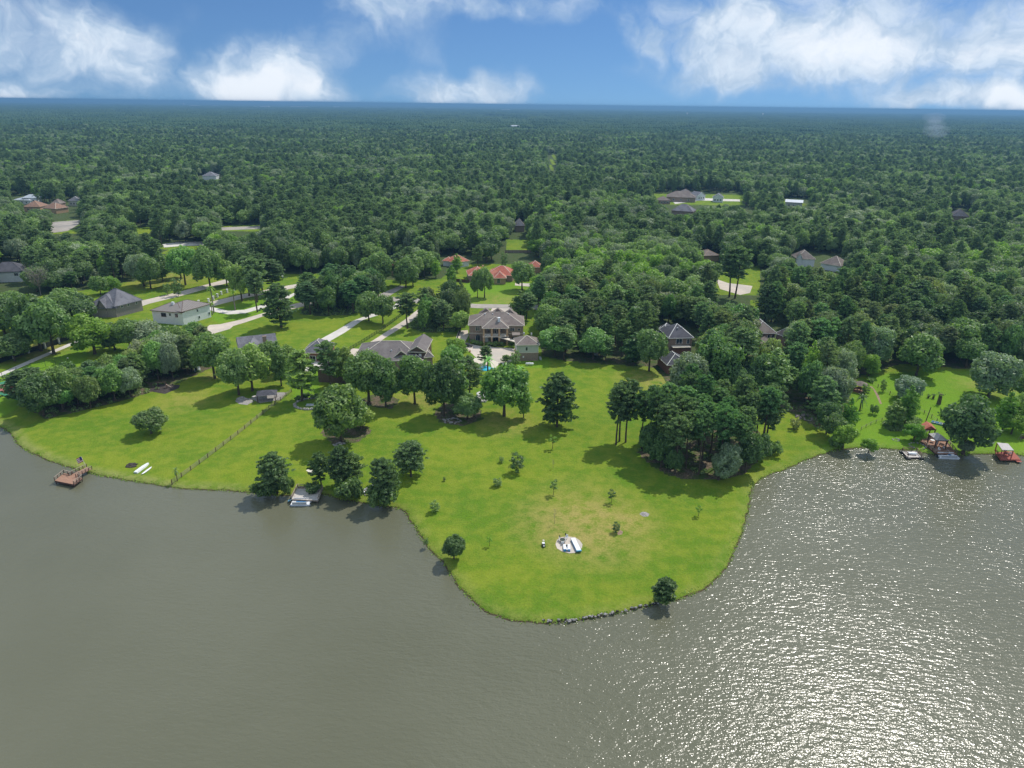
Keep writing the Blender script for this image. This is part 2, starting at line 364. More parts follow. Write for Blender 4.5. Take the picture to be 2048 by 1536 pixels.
zone = t.n('ShaderNodeVertexColor', layer_name='zone').outputs[0]; zs = t.n('ShaderNodeSeparateColor', {0: zone}).outputs
bank = t.n('ShaderNodeAttribute', attribute_name='bank').outputs['Fac']
nA = t.noise(P, .035, 4, .6); nB = t.noise(P, .28, 5, .65); nC = t.noise(P, 1.6, 4, .7); nD = t.noise(P, 3.4, 4, .75)
g = t.mix(t.ss(nA, .35, .66), (.120, .205, .018), (.195, .255, .022))
g = t.mix(t.m('MULTIPLY', t.ss(nB, .42, .72), .55), g, (.225, .275, .030))
g = t.mix(t.m('MULTIPLY', t.ss(nB, .56, .34), .35), g, (.085, .205, .008))
g = t.mix(t.m('MULTIPLY', zs[1], .75), g, (.145, .285, .018))
dryf = t.m('MULTIPLY', zs[2], t.ss(t.m('ADD', nB, t.m('MULTIPLY', nC, .4)), .45, .85))
g = t.mix(dryf, g, (.36, .29, .10))
g = t.mix(t.m('MULTIPLY', bank, t.ss(nB, .35, .6, .15, .7)), g, (.30, .31, .11))
lit = t.mix(t.ss(nC, .35, .65), (.085, .07, .045), (.20, .155, .11)); lit = t.mix(t.ss(nB, .42, .6), lit, (.07, .11, .025)); lit = t.mix(t.m('MULTIPLY', t.ss(t.n('ShaderNodeSeparateXYZ', {0: P}).outputs[1], 240, 330), .8), lit, (.06, .095, .03))
gr = t.mix(t.ss(t.m('ADD', zs[0], t.m('MULTIPLY', t.m('SUBTRACT', nB, .5), 1.1)), .42, .62), g, lit)
fv = t.m('ADD', .33, t.m('ADD', t.m('MULTIPLY', nC, .70), t.m('MULTIPLY', nD, .68)))
gr = t.mix(1.0, gr, t.n('ShaderNodeCombineXYZ', {0: fv, 1: fv, 2: fv}).outputs[0], 'MULTIPLY')
zz = t.n('ShaderNodeSeparateXYZ', {0: P}).outputs[2]
gr = t.mix(t.ss(zz, .28, .08), gr, (.10, .075, .045))
bmp = t.n('ShaderNodeBump', {'Strength': .55, 'Distance': .35, 'Height': t.m('ADD', nC, nD)}).outputs[0]
b = t.n('ShaderNodeBsdfPrincipled', {'Base Color': gr, 'Roughness': .95, 'Specular IOR Level': .1, 'Normal': bmp})
t.n('ShaderNodeOutputMaterial', {0: b.outputs[0]})
me.materials.append(mg)
tag(linkm('ground', me), kind='structure')

# ---------------------------------------------------------------- water
mw = bpy.data.materials.new('lake_water'); mw.use_nodes = True; t = NT(mw.node_tree)
P = t.n('ShaderNodeNewGeometry').outputs['Position']
def waves(rot, sx, sy, sc, det, ro):
    mp = t.n('ShaderNodeMapping', {'Vector': P, 'Rotation': (0, 0, R(rot)), 'Scale': (sx, sy, 1)}).outputs[0]
    return t.noise(mp, sc, det, ro)
w1 = waves(28, .45, 1, .5, 2, .5); w2 = waves(20, .45, 1, 1.45, 1, .5); w3 = waves(-10, .7, 1, 3.4, 1, .5)
patch = t.ss(t.noise(P, .012, 3, .6), .3, .7, .55, 1.15)
sepP = t.n('ShaderNodeSeparateXYZ', {0: P}).outputs
calm = t.ss(t.m('ADD', sepP[0], t.m('MULTIPLY', t.noise(P, .02, 2), 40.0)), -70.0, 60.0, .55, 1.0)
hgt = t.m('ADD', t.m('MULTIPLY', w1, .18), t.m('ADD', t.m('MULTIPLY', w2, .17), t.m('MULTIPLY', w3, .075)))
hgt = t.m('MULTIPLY', t.m('MULTIPLY', hgt, patch), calm)
bmp = t.n('ShaderNodeBump', {'Strength': 1.0, 'Distance': 1.0, 'Height': hgt}).outputs[0]
mud = t.mix(t.ss(t.noise(P, .02, 4), .3, .7), (.122, .124, .080), (.138, .140, .094))
b = t.n('ShaderNodeBsdfPrincipled', {'Base Color': mud, 'Roughness': .19, 'IOR': 1.38, 'Specular IOR Level': .5, 'Normal': bmp})
t.n('ShaderNodeOutputMaterial', {0: b.outputs[0]})
mb = MB(); mb.add([(-9000, -3000, 0), (9000, -3000, 0), (9000, 3000, 0), (-9000, 3000, 0)], [(0, 1, 2, 3)])
tag(mb.obj('lake_water', mw), kind='structure')
mb = MB(); mb.add([(-9000, -3000, -2.6), (9000, -3000, -2.6), (9000, -395, -2.6), (-9000, -395, -2.6)], [(0, 1, 2, 3)])
tag(mb.obj('lake_bed', M['soil']), kind='structure')

# ---------------------------------------------------------------- paved things (flat slabs with a real edge)
def slab(name, pxs, m_, h=.06, label=None, cat=None, structure=True, z=GZ):
    mb = MB(); mb.prism(gpoly(pxs, z), z-.25, z+h); o = mb.obj(name, m_)
    if structure: tag(o, label, None, kind='structure')
    else: tag(o, label, cat)
    return o
slab('driveway', [(400,662),(420,650),(440,648.6),(480,640),(525,626.7),(560,619),(584,609),(620,601),(645,592),(650,598),(625,608),(593.7,616),(565,623),(529,632),(490,645),(466.5,652),(459.7,658),(432,666),(405,676)], M['concrete'])
slab('driveway', [(640,679),(675,660),(706,641.6),(740,629),(789,610),(800,598),(812,600),(806,610),(795,615),(765,628),(726,640),(690,665),(662,681),(656,687),(660,694),(676,701.5),(690,712),(682,712),(640,738),(610,744),(608,732),(631,722),(650,706),(653,698)], M['concrete2'], .05)
slab('driveway', [(683,711),(704,697),(719,698),(760,672),(809,640),(845,612),(862,612),(850,622),(826,641),(770,676),(735,702),(722,714),(712,748),(692,748),(694,722)], M['concrete'], .07)
slab('road', [(745,596),(762,587),(801,571),(812,573),(790,585),(776,594),(800,594),(870,600),(950,608),(1020,609),(1090,610),(1140,612),(1140,622),(1067,619),(1021,619),(946,616),(860,609),(793,603),(750,603)], M['road'], .04)
slab('driveway', [(985,616),(1018,617),(1024,630),(975,630)], M['concrete'], .06)
slab('road', [(270,604),(285,601),(357,584),(450,559),(520,540),(524,545),(455,566),(362,592),(300,607),(285,612)], M['concrete'], .04)
slab('driveway', [(420,604),(475,591),(577,571),(640,560),(642,566),(580,578),(520,590),(478,599),(424,613)], M['concrete'], .06)
slab('parking_loop', [(418,614),(436,617),(456,622),(488,620),(539,606),(570,594),(588,586),(592,589),(572,601),(542,612),(490,627),(456,629),(430,624),(418,620)], M['concrete2'], .12)
slab('sidewalk', [(-60,772),(0,746.5),(60,720),(110,699),(160,678),(162,683),(112,704),(62,726),(0,753),(-60,780)], M['concrete2'], .05)
slab('patio', [(929,684),(938,688),(965,693),(1030,697),(1033,712),(1026,722),(1012,726),(996,727),(972,722),(952,715),(940,704),(925,697)], M['concrete'], .06)
slab('patio_path', [(912,676),(917,662),(936,660),(937,671),(930,684),(920,684)], M['concrete'], .05)
slab('pool_terrace', [(934,720),(948,716),(985,720),(1000,726),(990,738),(962,742),(936,732)], M['cream'], .09)
slab('driveway', [(1432,558),(1455,566),(1505,572),(1500,586),(1480,590),(1440,578)], M['concrete'], .05)
slab('road', [(60,455),(105,444),(160,440),(162,446),(135,462),(105,466)], M['road'], .05)
slab('road', [(325,488),(360,484),(420,483),(420,490),(362,492),(328,495)], M['concrete2'], .05)
slab('road', [(440,455),(520,452),(520,458),(440,461)], M['road'], .05)
slab('driveway', [(1345,402),(1400,396),(1480,399),(1480,403),(1400,401),(1350,408)], M['concrete2'], .05)
slab('driveway', [(1030,566),(1080,568),(1110,585),(1105,598),(1090,592),(1070,574),(1030,571)], M['concrete'], .05)
slab('garden_path', [(1738,772),(1746,778),(1752,790),(1760,808),(1764,808),(1757,790),(1751,781),(1744,773)], M['soil'], .02)
slab('brick_terrace', [(268,655),(322,652),(330,672),(262,676)], M['pave_r'], .08)
slab('tennis_court_apron', [(-40,776),(102,737),(178,768),(64,810)], M['court_g'], .05)
slab('tennis_court_surface', [(-24,777),(100,742),(162,768),(62,802)], M['court_r'], .055+.03)
slab('round_slab', [(1111,1089),(1114,1080),(1122,1075),(1136,1073.5),(1150,1075),(1159,1081),(1165,1089),(1164,1096),(1158,1101),(1150,1106),(1138,1107),(1124,1103),(1114,1097)], M['concrete'], .08)
slab('mulch_bed', [(296,780),(318,768),(360,770),(358,776),(330,788),(308,784)], M['char'], .05)
# ---------------------------------------------------------------- trees: prototypes (trunk mesh, crown mesh, nominal height, nominal crown width)
def sph(n):
    v = np.random.normal(0, 1, (n, 3)); return v/np.linalg.norm(v, axis=1)[:, None]
def blobcrown(blobs, mb, dens=14.0, size=.5, sq=1.0, jit=.45, fill=.15):
    for (c, r) in blobs:
        n = int(dens*r*r*4*math.pi/ (size*size*8)); n = max(20, n)
        N = sph(n); N[:, 2] = N[:, 2]*.9+.1
        rr = r*np.random.uniform(1-fill*2, 1.06, n)[:, None]*(1+.18*np.sin(N[:, :1]*5+c[0]*3)*np.cos(N[:, 1:2]*6+c[1]))
        C = np.array(c)+N*rr*np.array([1, 1, sq]); mb.leaves(C, N, np.full(n, size), jit=jit)
def oak(seed, H=14.0, Rr=5.5, zb=.22, nb=26, trunk_r=.33, ragged=.22, size=.52):
    rs = random.Random(seed); np.random.seed(seed)
    blobs = []; cz = H*(zb+(1-zb)*.48); rz = H*(1-zb)*.52
    for i in range(nb):
        u = (i+.5)/nb; z = 1-1.75*u; a = i*2.39996+rs.uniform(-.3, .3); q = math.sqrt(max(0, 1-z*z))
        k = rs.uniform(.62-ragged*.5, .80+ragged*.35); r = Rr*rs.uniform(.26, .42)
        blobs.append(((math.cos(a)*q*Rr*k, math.sin(a)*q*Rr*k, cz+z*rz*k), r))
    blobs.append(((0, 0, cz), Rr*.5)); blobs.append(((0, 0, cz+rz*.45), Rr*.42))
    cr = MB(); blobcrown(blobs, cr, size=size)
    tr = MB(); tr.tube([(0, 0, -.3), (.05, 0, H*zb*.6), (.1, .05, H*zb+1), (0, 0, cz), (0, 0, cz+rz*.4)], [trunk_r*1.35, trunk_r, trunk_r*.85, trunk_r*.5, trunk_r*.2], 7)
    for (c, r) in blobs[:nb:2]:
        z0 = max(H*zb*.8, min(c[2]-1.5, cz)); tr.tube([(0, 0, z0), (c[0]*.45, c[1]*.45, (z0+c[2])/2+.3), c], [trunk_r*.4, trunk_r*.25, .04], 5)
    return tr, cr, H, Rr*2
def pine(seed, H=21.0, Rr=3.6, zb=.5, nbr=58, trunk_r=.26, size=.36, lean=0.0, top=.34):
    rs = random.Random(seed); np.random.seed(seed)
    tr = MB(); cr = MB(); bend = lambda z: Vector((lean*z+.25*math.sin(z*.25+seed), .2*math.cos(z*.2+seed), z))
    zs = [H*k/7 for k in range(8)]; tr.tube([bend(z)-Vector((0, 0, .3 if z == 0 else 0)) for z in zs], [trunk_r*(1.15-.95*z/H) for z in zs], 7)
    for i in range(nbr):
        u = ((i+.5)/nbr)**.8; z = H*(zb+(1-zb)*u*.97); a = i*2.39996+rs.uniform(-.5, .5)
        uu = abs(u-top)/(1-top) if u > top else (top-u)/top*.75
        L = Rr*math.sqrt(max(.03, 1-uu**2.2))*rs.uniform(.7, 1.1)
        p0 = bend(z-.15*L); p1 = p0+Vector((math.cos(a)*L*.55, math.sin(a)*L*.55, .08*L)); p2 = p0+Vector((math.cos(a)*L, math.sin(a)*L, L*rs.uniform(.12, .4)))
        tr.tube([p0, p1, p2], [.07, .05, .02], 4)
        nt = 3+int(L*1.6)
        for k in range(nt):
            f = rs.uniform(.35, 1.05); c = p0.lerp(p2, f)+Vector((rs.gauss(0, .12*L), rs.gauss(0, .12*L), rs.gauss(.12, .18)))
            r = rs.uniform(.42, .72); N = sph(17); N[:, 2] = np.abs(N[:, 2])*.8+.1*N[:, 2]
            cr.leaves(np.array(c)+N*r*np.random.uniform(.3, 1, (17, 1))*np.array([1, 1, .6]), N, np.full(17, size), asp=2.0, jit=.5)
    return tr, cr, H, Rr*2
def slim(seed, H=15.0, Rr=3.0, zb=.12, size=.45):
    rs = random.Random(seed); np.random.seed(seed); blobs = []
    n = 24
    for i in range(n):
        u = (i+.5)/n; z = H*(zb+(1-zb)*u*.93); k = math.sin(math.pi*min(1, (.12+u*.93)))**.65; a = i*2.39996
        blobs.append(((math.cos(a)*Rr*.55*k*rs.uniform(.6, 1.2), math.sin(a)*Rr*.55*k*rs.uniform(.6, 1.2), z), Rr*.45*max(.35, k)*rs.uniform(.8, 1.15)))
    cr = MB(); blobcrown(blobs, cr, size=size, dens=11, fill=.25)
    tr = MB(); tr.tube([(0, 0, -.3), (0, 0, H*.4), (.1, 0, H*.9)], [.22, .15, .03], 6)
    for (c, r) in blobs[::3]: tr.tube([(0, 0, c[2]-1.2), c], [.07, .02], 4)
    return tr, cr, H, Rr*2
def young(seed, H=4.0, Rr=1.0, zb=.4, n=9):
    rs = random.Random(seed); np.random.seed(seed); blobs = []
    for i in range(n):
        a = i*2.4; u = (i+.5)/n; blobs.append(((math.cos(a)*Rr*.6, math.sin(a)*Rr*.6, H*(zb+(.92-zb)*u)), Rr*rs.uniform(.32, .5)))
    cr = MB(); blobcrown(blobs, cr, size=.2, dens=7, fill=.35, jit=.7)
    tr = MB(); tr.tube([(0, 0, -.2), (.03, 0, H*.5), (0, 0, H*.95)], [.06, .04, .015], 5)
    for (c, r) in blobs[::2]: tr.tube([(0, 0, H*zb*.8), c], [.02, .01], 4)
    return tr, cr, H, Rr*2
def bush(seed, H=2.4, Rr=1.7, n=12, size=.32):
    rs = random.Random(seed); np.random.seed(seed)
    blobs = [((rs.uniform(-.7, .7)*Rr, rs.uniform(-.7, .7)*Rr, H*rs.uniform(.25, .7)), Rr*rs.uniform(.28, .42)) for i in range(n)]
    cr = MB(); blobcrown(blobs, cr, size=size, dens=11, fill=.25)
    tr = MB()
    for (c, r) in blobs[:6]: tr.tube([(c[0]*.2, c[1]*.2, -.1), c], [.06, .02], 4)
    return tr, cr, H, Rr*2
def bare(seed, H=4.0, Rr=.8, n=12, tw=.03):
    rs = random.Random(seed); tr = MB(); cr = MB(); tr.tube([(0, 0, -.2), (0, 0, H)], [tw*1.6, tw*.4], 5)
    for i in range(n):
        z = H*(.35+.6*i/n); a = i*2.4; L = Rr*rs.uniform(.6, 1.1)
        cr.tube([(0, 0, z), (math.cos(a)*L*.5, math.sin(a)*L*.5, z+L*.5), (math.cos(a)*L, math.sin(a)*L, z+L*.8)], [tw*.8, tw*.5, tw*.25], 4)
        for k in range(2): cr.tube([(math.cos(a)*L*.5, math.sin(a)*L*.5, z+L*.5), (math.cos(a+.6*(k*2-1))*L*.9, math.sin(a+.6*(k*2-1))*L*.9, z+L*1.1)], [tw*.5, tw*.2], 4)
    return tr, cr, H, Rr*2
def palm(seed, H=9.0, Rr=1.6, nf=22, tr_r=.2):
    rs = random.Random(seed); np.random.seed(seed); tr = MB(); cr = MB()
    tr.tube([(0, 0, -.2), (.1, 0, H*.5), (0, 0, H*.88)], [tr_r*1.2, tr_r*.9, tr_r], 7)
    for i in range(nf):
        a = i*2.4; e = rs.uniform(-.5, 1.1); pts = []
        for k in range(6):
            f = k/5; pts.append(Vector((math.cos(a)*Rr*f*math.cos(e*.7), math.sin(a)*Rr*f*math.cos(e*.7), H*.88+Rr*(f*math.sin(e)-.55*f*f))))
        for k in range(5):
            d = Vector((-math.sin(a), math.cos(a), 0))*(.28*(1-.15*k)); cr.add([pts[k]-d, pts[k+1]-d*.8, pts[k+1], pts[k]], [(0, 1, 2, 3)], 0, rs.random()); cr.add([pts[k]+d, pts[k+1]+d*.8, pts[k+1], pts[k]], [(0, 1, 2, 3)], 0, rs.random())
    return tr, cr, H, Rr*2
PROTO = {}
def proto(key, gen, leaf, bark='bark', name='broadleaf_tree', cat='tree'):
    tr, cr, H, W = gen
    PROTO[key] = dict(t=tr.mesh(key+'_trunk', M[bark]), c=cr.mesh(key+'_crown', M[leaf]), H=H, W=W, name=name, cat=cat, tm=tr, cm=cr, leaf=leaf, bark=bark)
for i in range(5): proto(f'oak{i}', oak(11+i, 13.5, 5.4, (.2, .12, .25, .15, .18)[i], 26+2*i), 'leaf')
for i in range(2): proto(f'grey{i}', oak(31+i, 13.5, 5.6, .14, 34, ragged=.12, size=.46), 'grey')
for i in range(2): proto(f'bright{i}', oak(41+i, 12.5, 4.8, .16, 26, ragged=.35), 'bright')
for i in range(4): proto(f'pine{i}', pine(51+i, 21, (3.7, 3.4, 4.0, 3.2)[i], (.34, .38, .28, .42)[i], nbr=74, top=(.5, .55, .45, .5)[i]), 'needle', name='pine_tree')
for i in range(3): proto(f'tallpine{i}', pine(56+i, 21, 3.6, (.56, .60, .52)[i], nbr=60, top=(.5, .42, .55)[i]), 'needle', name='pine_tree')
proto('pinefull0', pine(61, 18, 4.4, .1, 95, .3, top=.28, size=.4), 'needle', name='pine_tree')
proto('pinefull1', pine(62, 14, 4.2, .14, 80, .28, top=.35, size=.38), 'needle', name='pine_tree')
proto('sparse', pine(63, 15, 2.6, .2, 42, .2, top=.35, size=.42), 'leaf', name='broadleaf_tree')
proto('slim0', slim(71), 'bright'); proto('slim1', slim(72, 16, 3.4), 'leaf')
proto('young0', young(81), 'leaf', name='young_tree'); proto('young1', young(82, 4.0, 1.1, .15, 14), 'leaf', name='young_tree'); proto('young2', young(83, 4, .9, .5, 7), 'bright', name='young_tree')
proto('bush0', bush(91), 'leaf', name='bush', cat='bush'); proto('bush1', bush(92, 2.0, 2.2, 16), 'bright', name='bush', cat='bush'); proto('bush2', bush(93, 4.0, 3.0, 22, .42), 'leaf', name='bush', cat='bush')
proto('bare', bare(95), 'greybark', 'greybark', name='sapling'); proto('dead', bare(96, 9, 4.5, 46, .09), 'greybark', 'greybark', name='bare_tree')
proto('palm', palm(97), 'bright', 'greybark', name='palm_tree'); proto('shortpalm', palm(98, 2.4, 1.6, 16, .16), 'leaf', 'bark', name='palm_tree')
CNT = {}
def plant(key, loc, h, wd, label, group=None, tint=(1, 1, 1), rz=None, cat=None):
    p = PROTO[key]; sx = wd/p['W']; sz = h/p['H']
    e = empty(p['name'], loc, random.uniform(0, 6.28) if rz is None else rz, label, cat or p['cat'], group)
    e.scale = (sx, sx, sz); CNT[p['name']] = CNT.get(p['name'], 0)+1
    linkm('trunk' if p['name'] not in ('bush',) else 'stem', p['t'], e)
    c = linkm('crown' if p['name'] not in ('bush',) else 'foliage', p['c'], e); c.color = (*tint, 1)
    if p['name'] in ('sapling', 'bare_tree'): c.name = 'branches'
    return e
TP = []      # planted trunks, so that the automatic wood keeps off them
def T_(key, bx, by, top, wpx, label, group=None, tint=(1, 1, 1), z=GZ):
    b = G(bx, by, z); h = height_for(b, top); wd = (1.0 if key[:4] in ('pine','bush') or wpx > 95 else 1.07)*wpx/FPX*dep((b.x, b.y, h*.6)); TP.append((b.x, b.y, wd*.35))
    return plant(key, b, h, wd, label, group, tint)
dk = (.88, .92, .85); lt = (1.3, 1.25, 1.0); yl = (1.35, 1.2, .8)
# the open lawns
T_('oak4', 303, 867, 820, 56, 'small round dark tree standing alone on the left lawn inside the rail fence', tint=(.75, .75, .8))
T_('pinefull0', 1115, 853, 747, 74, 'tall full-crowned pine standing alone in the middle of the big lawn', tint=dk)
T_('pine1', 1233, 889, 768, 46, 'front left of three bare-stemmed pines left of the pine grove')
T_('pine3', 1239, 882, 764, 44, 'middle one of three bare-stemmed pines left of the pine grove')
T_('pine0', 1252, 884, 760, 50, 'right one of three bare-stemmed pines left of the pine grove')
T_('oak1', 682, 882, 775, 98, 'large spreading tree in mid lawn with brush at its foot, right of the rail fence', tint=lt)
T_('oak3', 722, 858, 812, 50, 'smaller paler tree pressed against the right side of the large mid-lawn tree', tint=yl)
T_('oak0', 830, 808, 716, 68, 'round tree with a clear trunk below the brown-roofed ranch house', tint=(.85, .95, .8))
T_('oak2', 738, 806, 706, 84, 'big dense tree in front of the left end of the brown-roofed ranch house', tint=dk)
T_('oak1', 772, 814, 722, 60, 'right half of the big tree pair by the blue pool cover', tint=(.9, 1, .9))
T_('oak3', 888, 832, 718, 72, 'dark ragged tree at the left of the overgrown clump below the two-storey house', tint=dk)
T_('slim1', 915, 826, 698, 52, 'tallest leafy tree in the overgrown clump below the two-storey house', tint=(.9, 1, .9))
T_('pine2', 938, 802, 712, 52, 'thin pine rising from the overgrown clump below the two-storey house')
T_('oak4', 935, 838, 790, 52, 'low rounded tree at the front right of the overgrown clump', tint=(.9, .95, 1))
T_('oak0', 1008, 832, 733, 88, 'broad green tree in front of the two-storey house patio, left of a thin small one', tint=(1.1, 1.3, .9))
T_('slim1', 1047, 836, 762, 34, 'slim tree touching the right side of the broad green patio tree', tint=(1.1, 1.2, .9))
# along the left shore
T_('pinefull1', 553, 985, 907, 62, 'dark shore tree left of the grey square dock')
T_('bush2', 574, 987, 950, 28, 'tall green thicket at the water edge touching the left of the grey dock', tint=lt)
T_('sparse', 643, 970, 906, 36, 'thin tree behind the right corner of the grey square dock', tint=dk)
T_('pinefull1', 685, 975, 893, 52, 'left one of two shore pines right of the grey dock')
T_('pinefull0', 704, 968, 905, 50, 'right one of two shore pines right of the grey dock', tint=lt)
T_('bush2', 695, 992, 955, 60, 'low dark brush on the bank under the two shore pines', tint=dk)
T_('pinefull1', 768, 1002, 917, 60, 'dense shore tree nearest the bend of the left bank')
T_('bush2', 765, 1010, 968, 62, 'dark brush on the bank under the dense tree at the bend', tint=dk)
T_('bush2', 530, 990, 962, 50, 'low dark brush on the bank under the shore tree left of the dock', tint=dk)
T_('bush0', 625, 984, 966, 40, 'low green brush between grey dock and thin tree', tint=dk)
T_('pinefull1', 823, 952, 884, 64, 'round-headed pine with a short clear trunk on the lawn above the bend')
T_('oak4', 908, 1117, 1073, 42, 'small dark round tree on the left bank of the grassy point', tint=(.7, .75, .75))
T_('young1', 852, 1091, 1078, 11, 'tiny shrub on the bank left of the small dark round tree')
T_('sparse', 1330, 1204, 1160, 42, 'sparse dark tree on the right bank near the tip of the point', tint=dk)
T_('bush0', 1322, 1207, 1186, 34, 'dark brush at the foot of the sparse tree near the tip of the point', tint=dk)
for (bx, by, tp, wp, k, lb) in [(1034,945,908,30,'young1','largest of the young trees on the big lawn, dense and round'),(995,972,957,18,'young1','low bushy young tree left of centre on the lawn'),
  (1107,989,961,17,'young0','young tree on the centre line of the lawn above the concrete slab'),(1105,898,871,18,'young2','pale young tree just below the tall lone pine'),
  (1223,1005,981,17,'young0','young tree on the lawn below the three tall pines'),(870,1023,1002,20,'young1','bushy young tree near the left bank of the point'),
  (1003,925,914,10,'young1','knee-high shrub left of the largest young tree'),(1232,1065,1046,16,'young1','young dark shrub beside a bare soil spot right of the dry grass'),
  (979,1092,1073,12,'young2','faint thin young tree left of the concrete slab'),(889,962,954,6,'young1','tiny green seedling left on the big lawn'),(1397,1032,1012,16,'young2','faint young tree below the pine grove shadow'),
  (355,962,938,14,'shortpalm','ragged small palm at the lower end of the rail fence'),(505,986,969,12,'young1','thin sapling on the bank between fence end and dock')]:
    T_(k, bx, by, tp, wp, lb)
T_('bare', 1106, 937, 919, 9, 'leafless sapling above the centre line young tree', tint=(.8, .9, .7)); T_('bare', 1109, 1047, 1018, 10, 'leafless staked sapling above the concrete slab', tint=(.8, .9, .7))
# the pine grove on the lawn
pts = []
poly = GROVES['pines']; rs = random.Random(5)
while len(pts) < 29:
    x = rs.uniform(1275, 1540); y = rs.uniform(845, 958)
    if inP(x, y, poly):
        g = G(x, y)
        if all((g-q).length > 4.8 for q in pts): pts.append(g)
    else: continue
for i, g in enumerate(pts):
    px = PR(g)[0]; part = 'left' if px < 1350 else ('middle' if px < 1440 else 'right')
    k = ('tallpine0', 'tallpine1', 'tallpine2')[i % 3]
    plant(k, g, rs.uniform(16.5, 22), rs.uniform(5.8, 7.4), f'bare-stemmed pine in the {part} part of the dense pine grove on the lawn', f'pines in the {part} part of the lawn grove', tint=(rs.uniform(.88, 1.05), rs.uniform(1.0, 1.2), .95)); TP.append((g.x, g.y, 1))
for (bx, by, tp, wp, k, lb) in [(1300,915,848,44,'oak1','dark leafy understorey tree at the left edge of the pine grove'),(1322,934,866,44,'oak3','dark leafy understorey tree at the left front of the pine grove'),(1348,948,900,30,'oak4','dark low tree left of the bare stems at the front of the pine grove'),
  (1290,895,850,30,'bush2','low thicket closing the left end of the pine grove'),(1490,945,868,52,'oak0','dark leafy tree at the right front of the pine grove'),(1513,925,868,40,'oak4','dark leafy tree at the right end of the pine grove, by the lake')]:
    T_(k, bx, by, tp, wp, lb, tint=(.75, .85, .8))
e = T_('grey1', 1436, 960, 888, 54, 'leaning grey-leaved oak at the right front of the pine grove', tint=(1, 1.05, 1)); e.rotation_euler = (R(6), R(16), 0)
T_('pine1', 1524, 892, 772, 46, 'left one of two tall pines at the right end of the pine grove'); T_('pine2', 1533, 886, 768, 58, 'right one of two tall pines at the right end of the pine grove')
T_('slim0', 1352, 900, 792, 26, 'bright green broadleaf showing among the pines of the grove')
# belt of trees by the tennis court
T_('pinefull1', 48, 806, 742, 62, 'leftmost tree of the belt, leaning over the court corner'); T_('oak1', 88, 832, 752, 66, 'low dark tree at the lakeward end of the belt', tint=(.8,.85,.85)); T_('pinefull0', 70, 790, 735, 60, 'second tree from the left in the belt by the court')
T_('oak0', 128, 815, 735, 60, 'green tree at the lakeward front of the belt', tint=lt)
rs = random.Random(9); pts = []
while len(pts) < 34:
    x = rs.uniform(50, 430); y = rs.uniform(695, 835)
    if inP(x, y, GROVES['belt']) and not (290 < x < 365 and y > 762):
        g = G(x, y)
        if all((g-q).length > 4.2 for q in pts): pts.append(g)
for i, g in enumerate(pts):
    px = PR(g)[0]; part = 'lakeward' if px < 170 else ('middle' if px < 300 else 'landward')
    k = rs.choice(['pinefull0', 'pinefull1', 'oak1', 'oak3', 'grey0', 'oak0'])
    plant(k, g, rs.uniform(9.5, 11.5) if px < 170 else (rs.uniform(11, 13.5) if px < 290 else rs.uniform(13, 16)), rs.uniform(7.5, 10), f'tree in the {part} stretch of the belt beside the tennis court', f'trees in the {part} stretch of the tennis court belt', tint=(rs.uniform(.85, 1.2), rs.uniform(.9, 1.2), .95)); TP.append((g.x, g.y, 1))
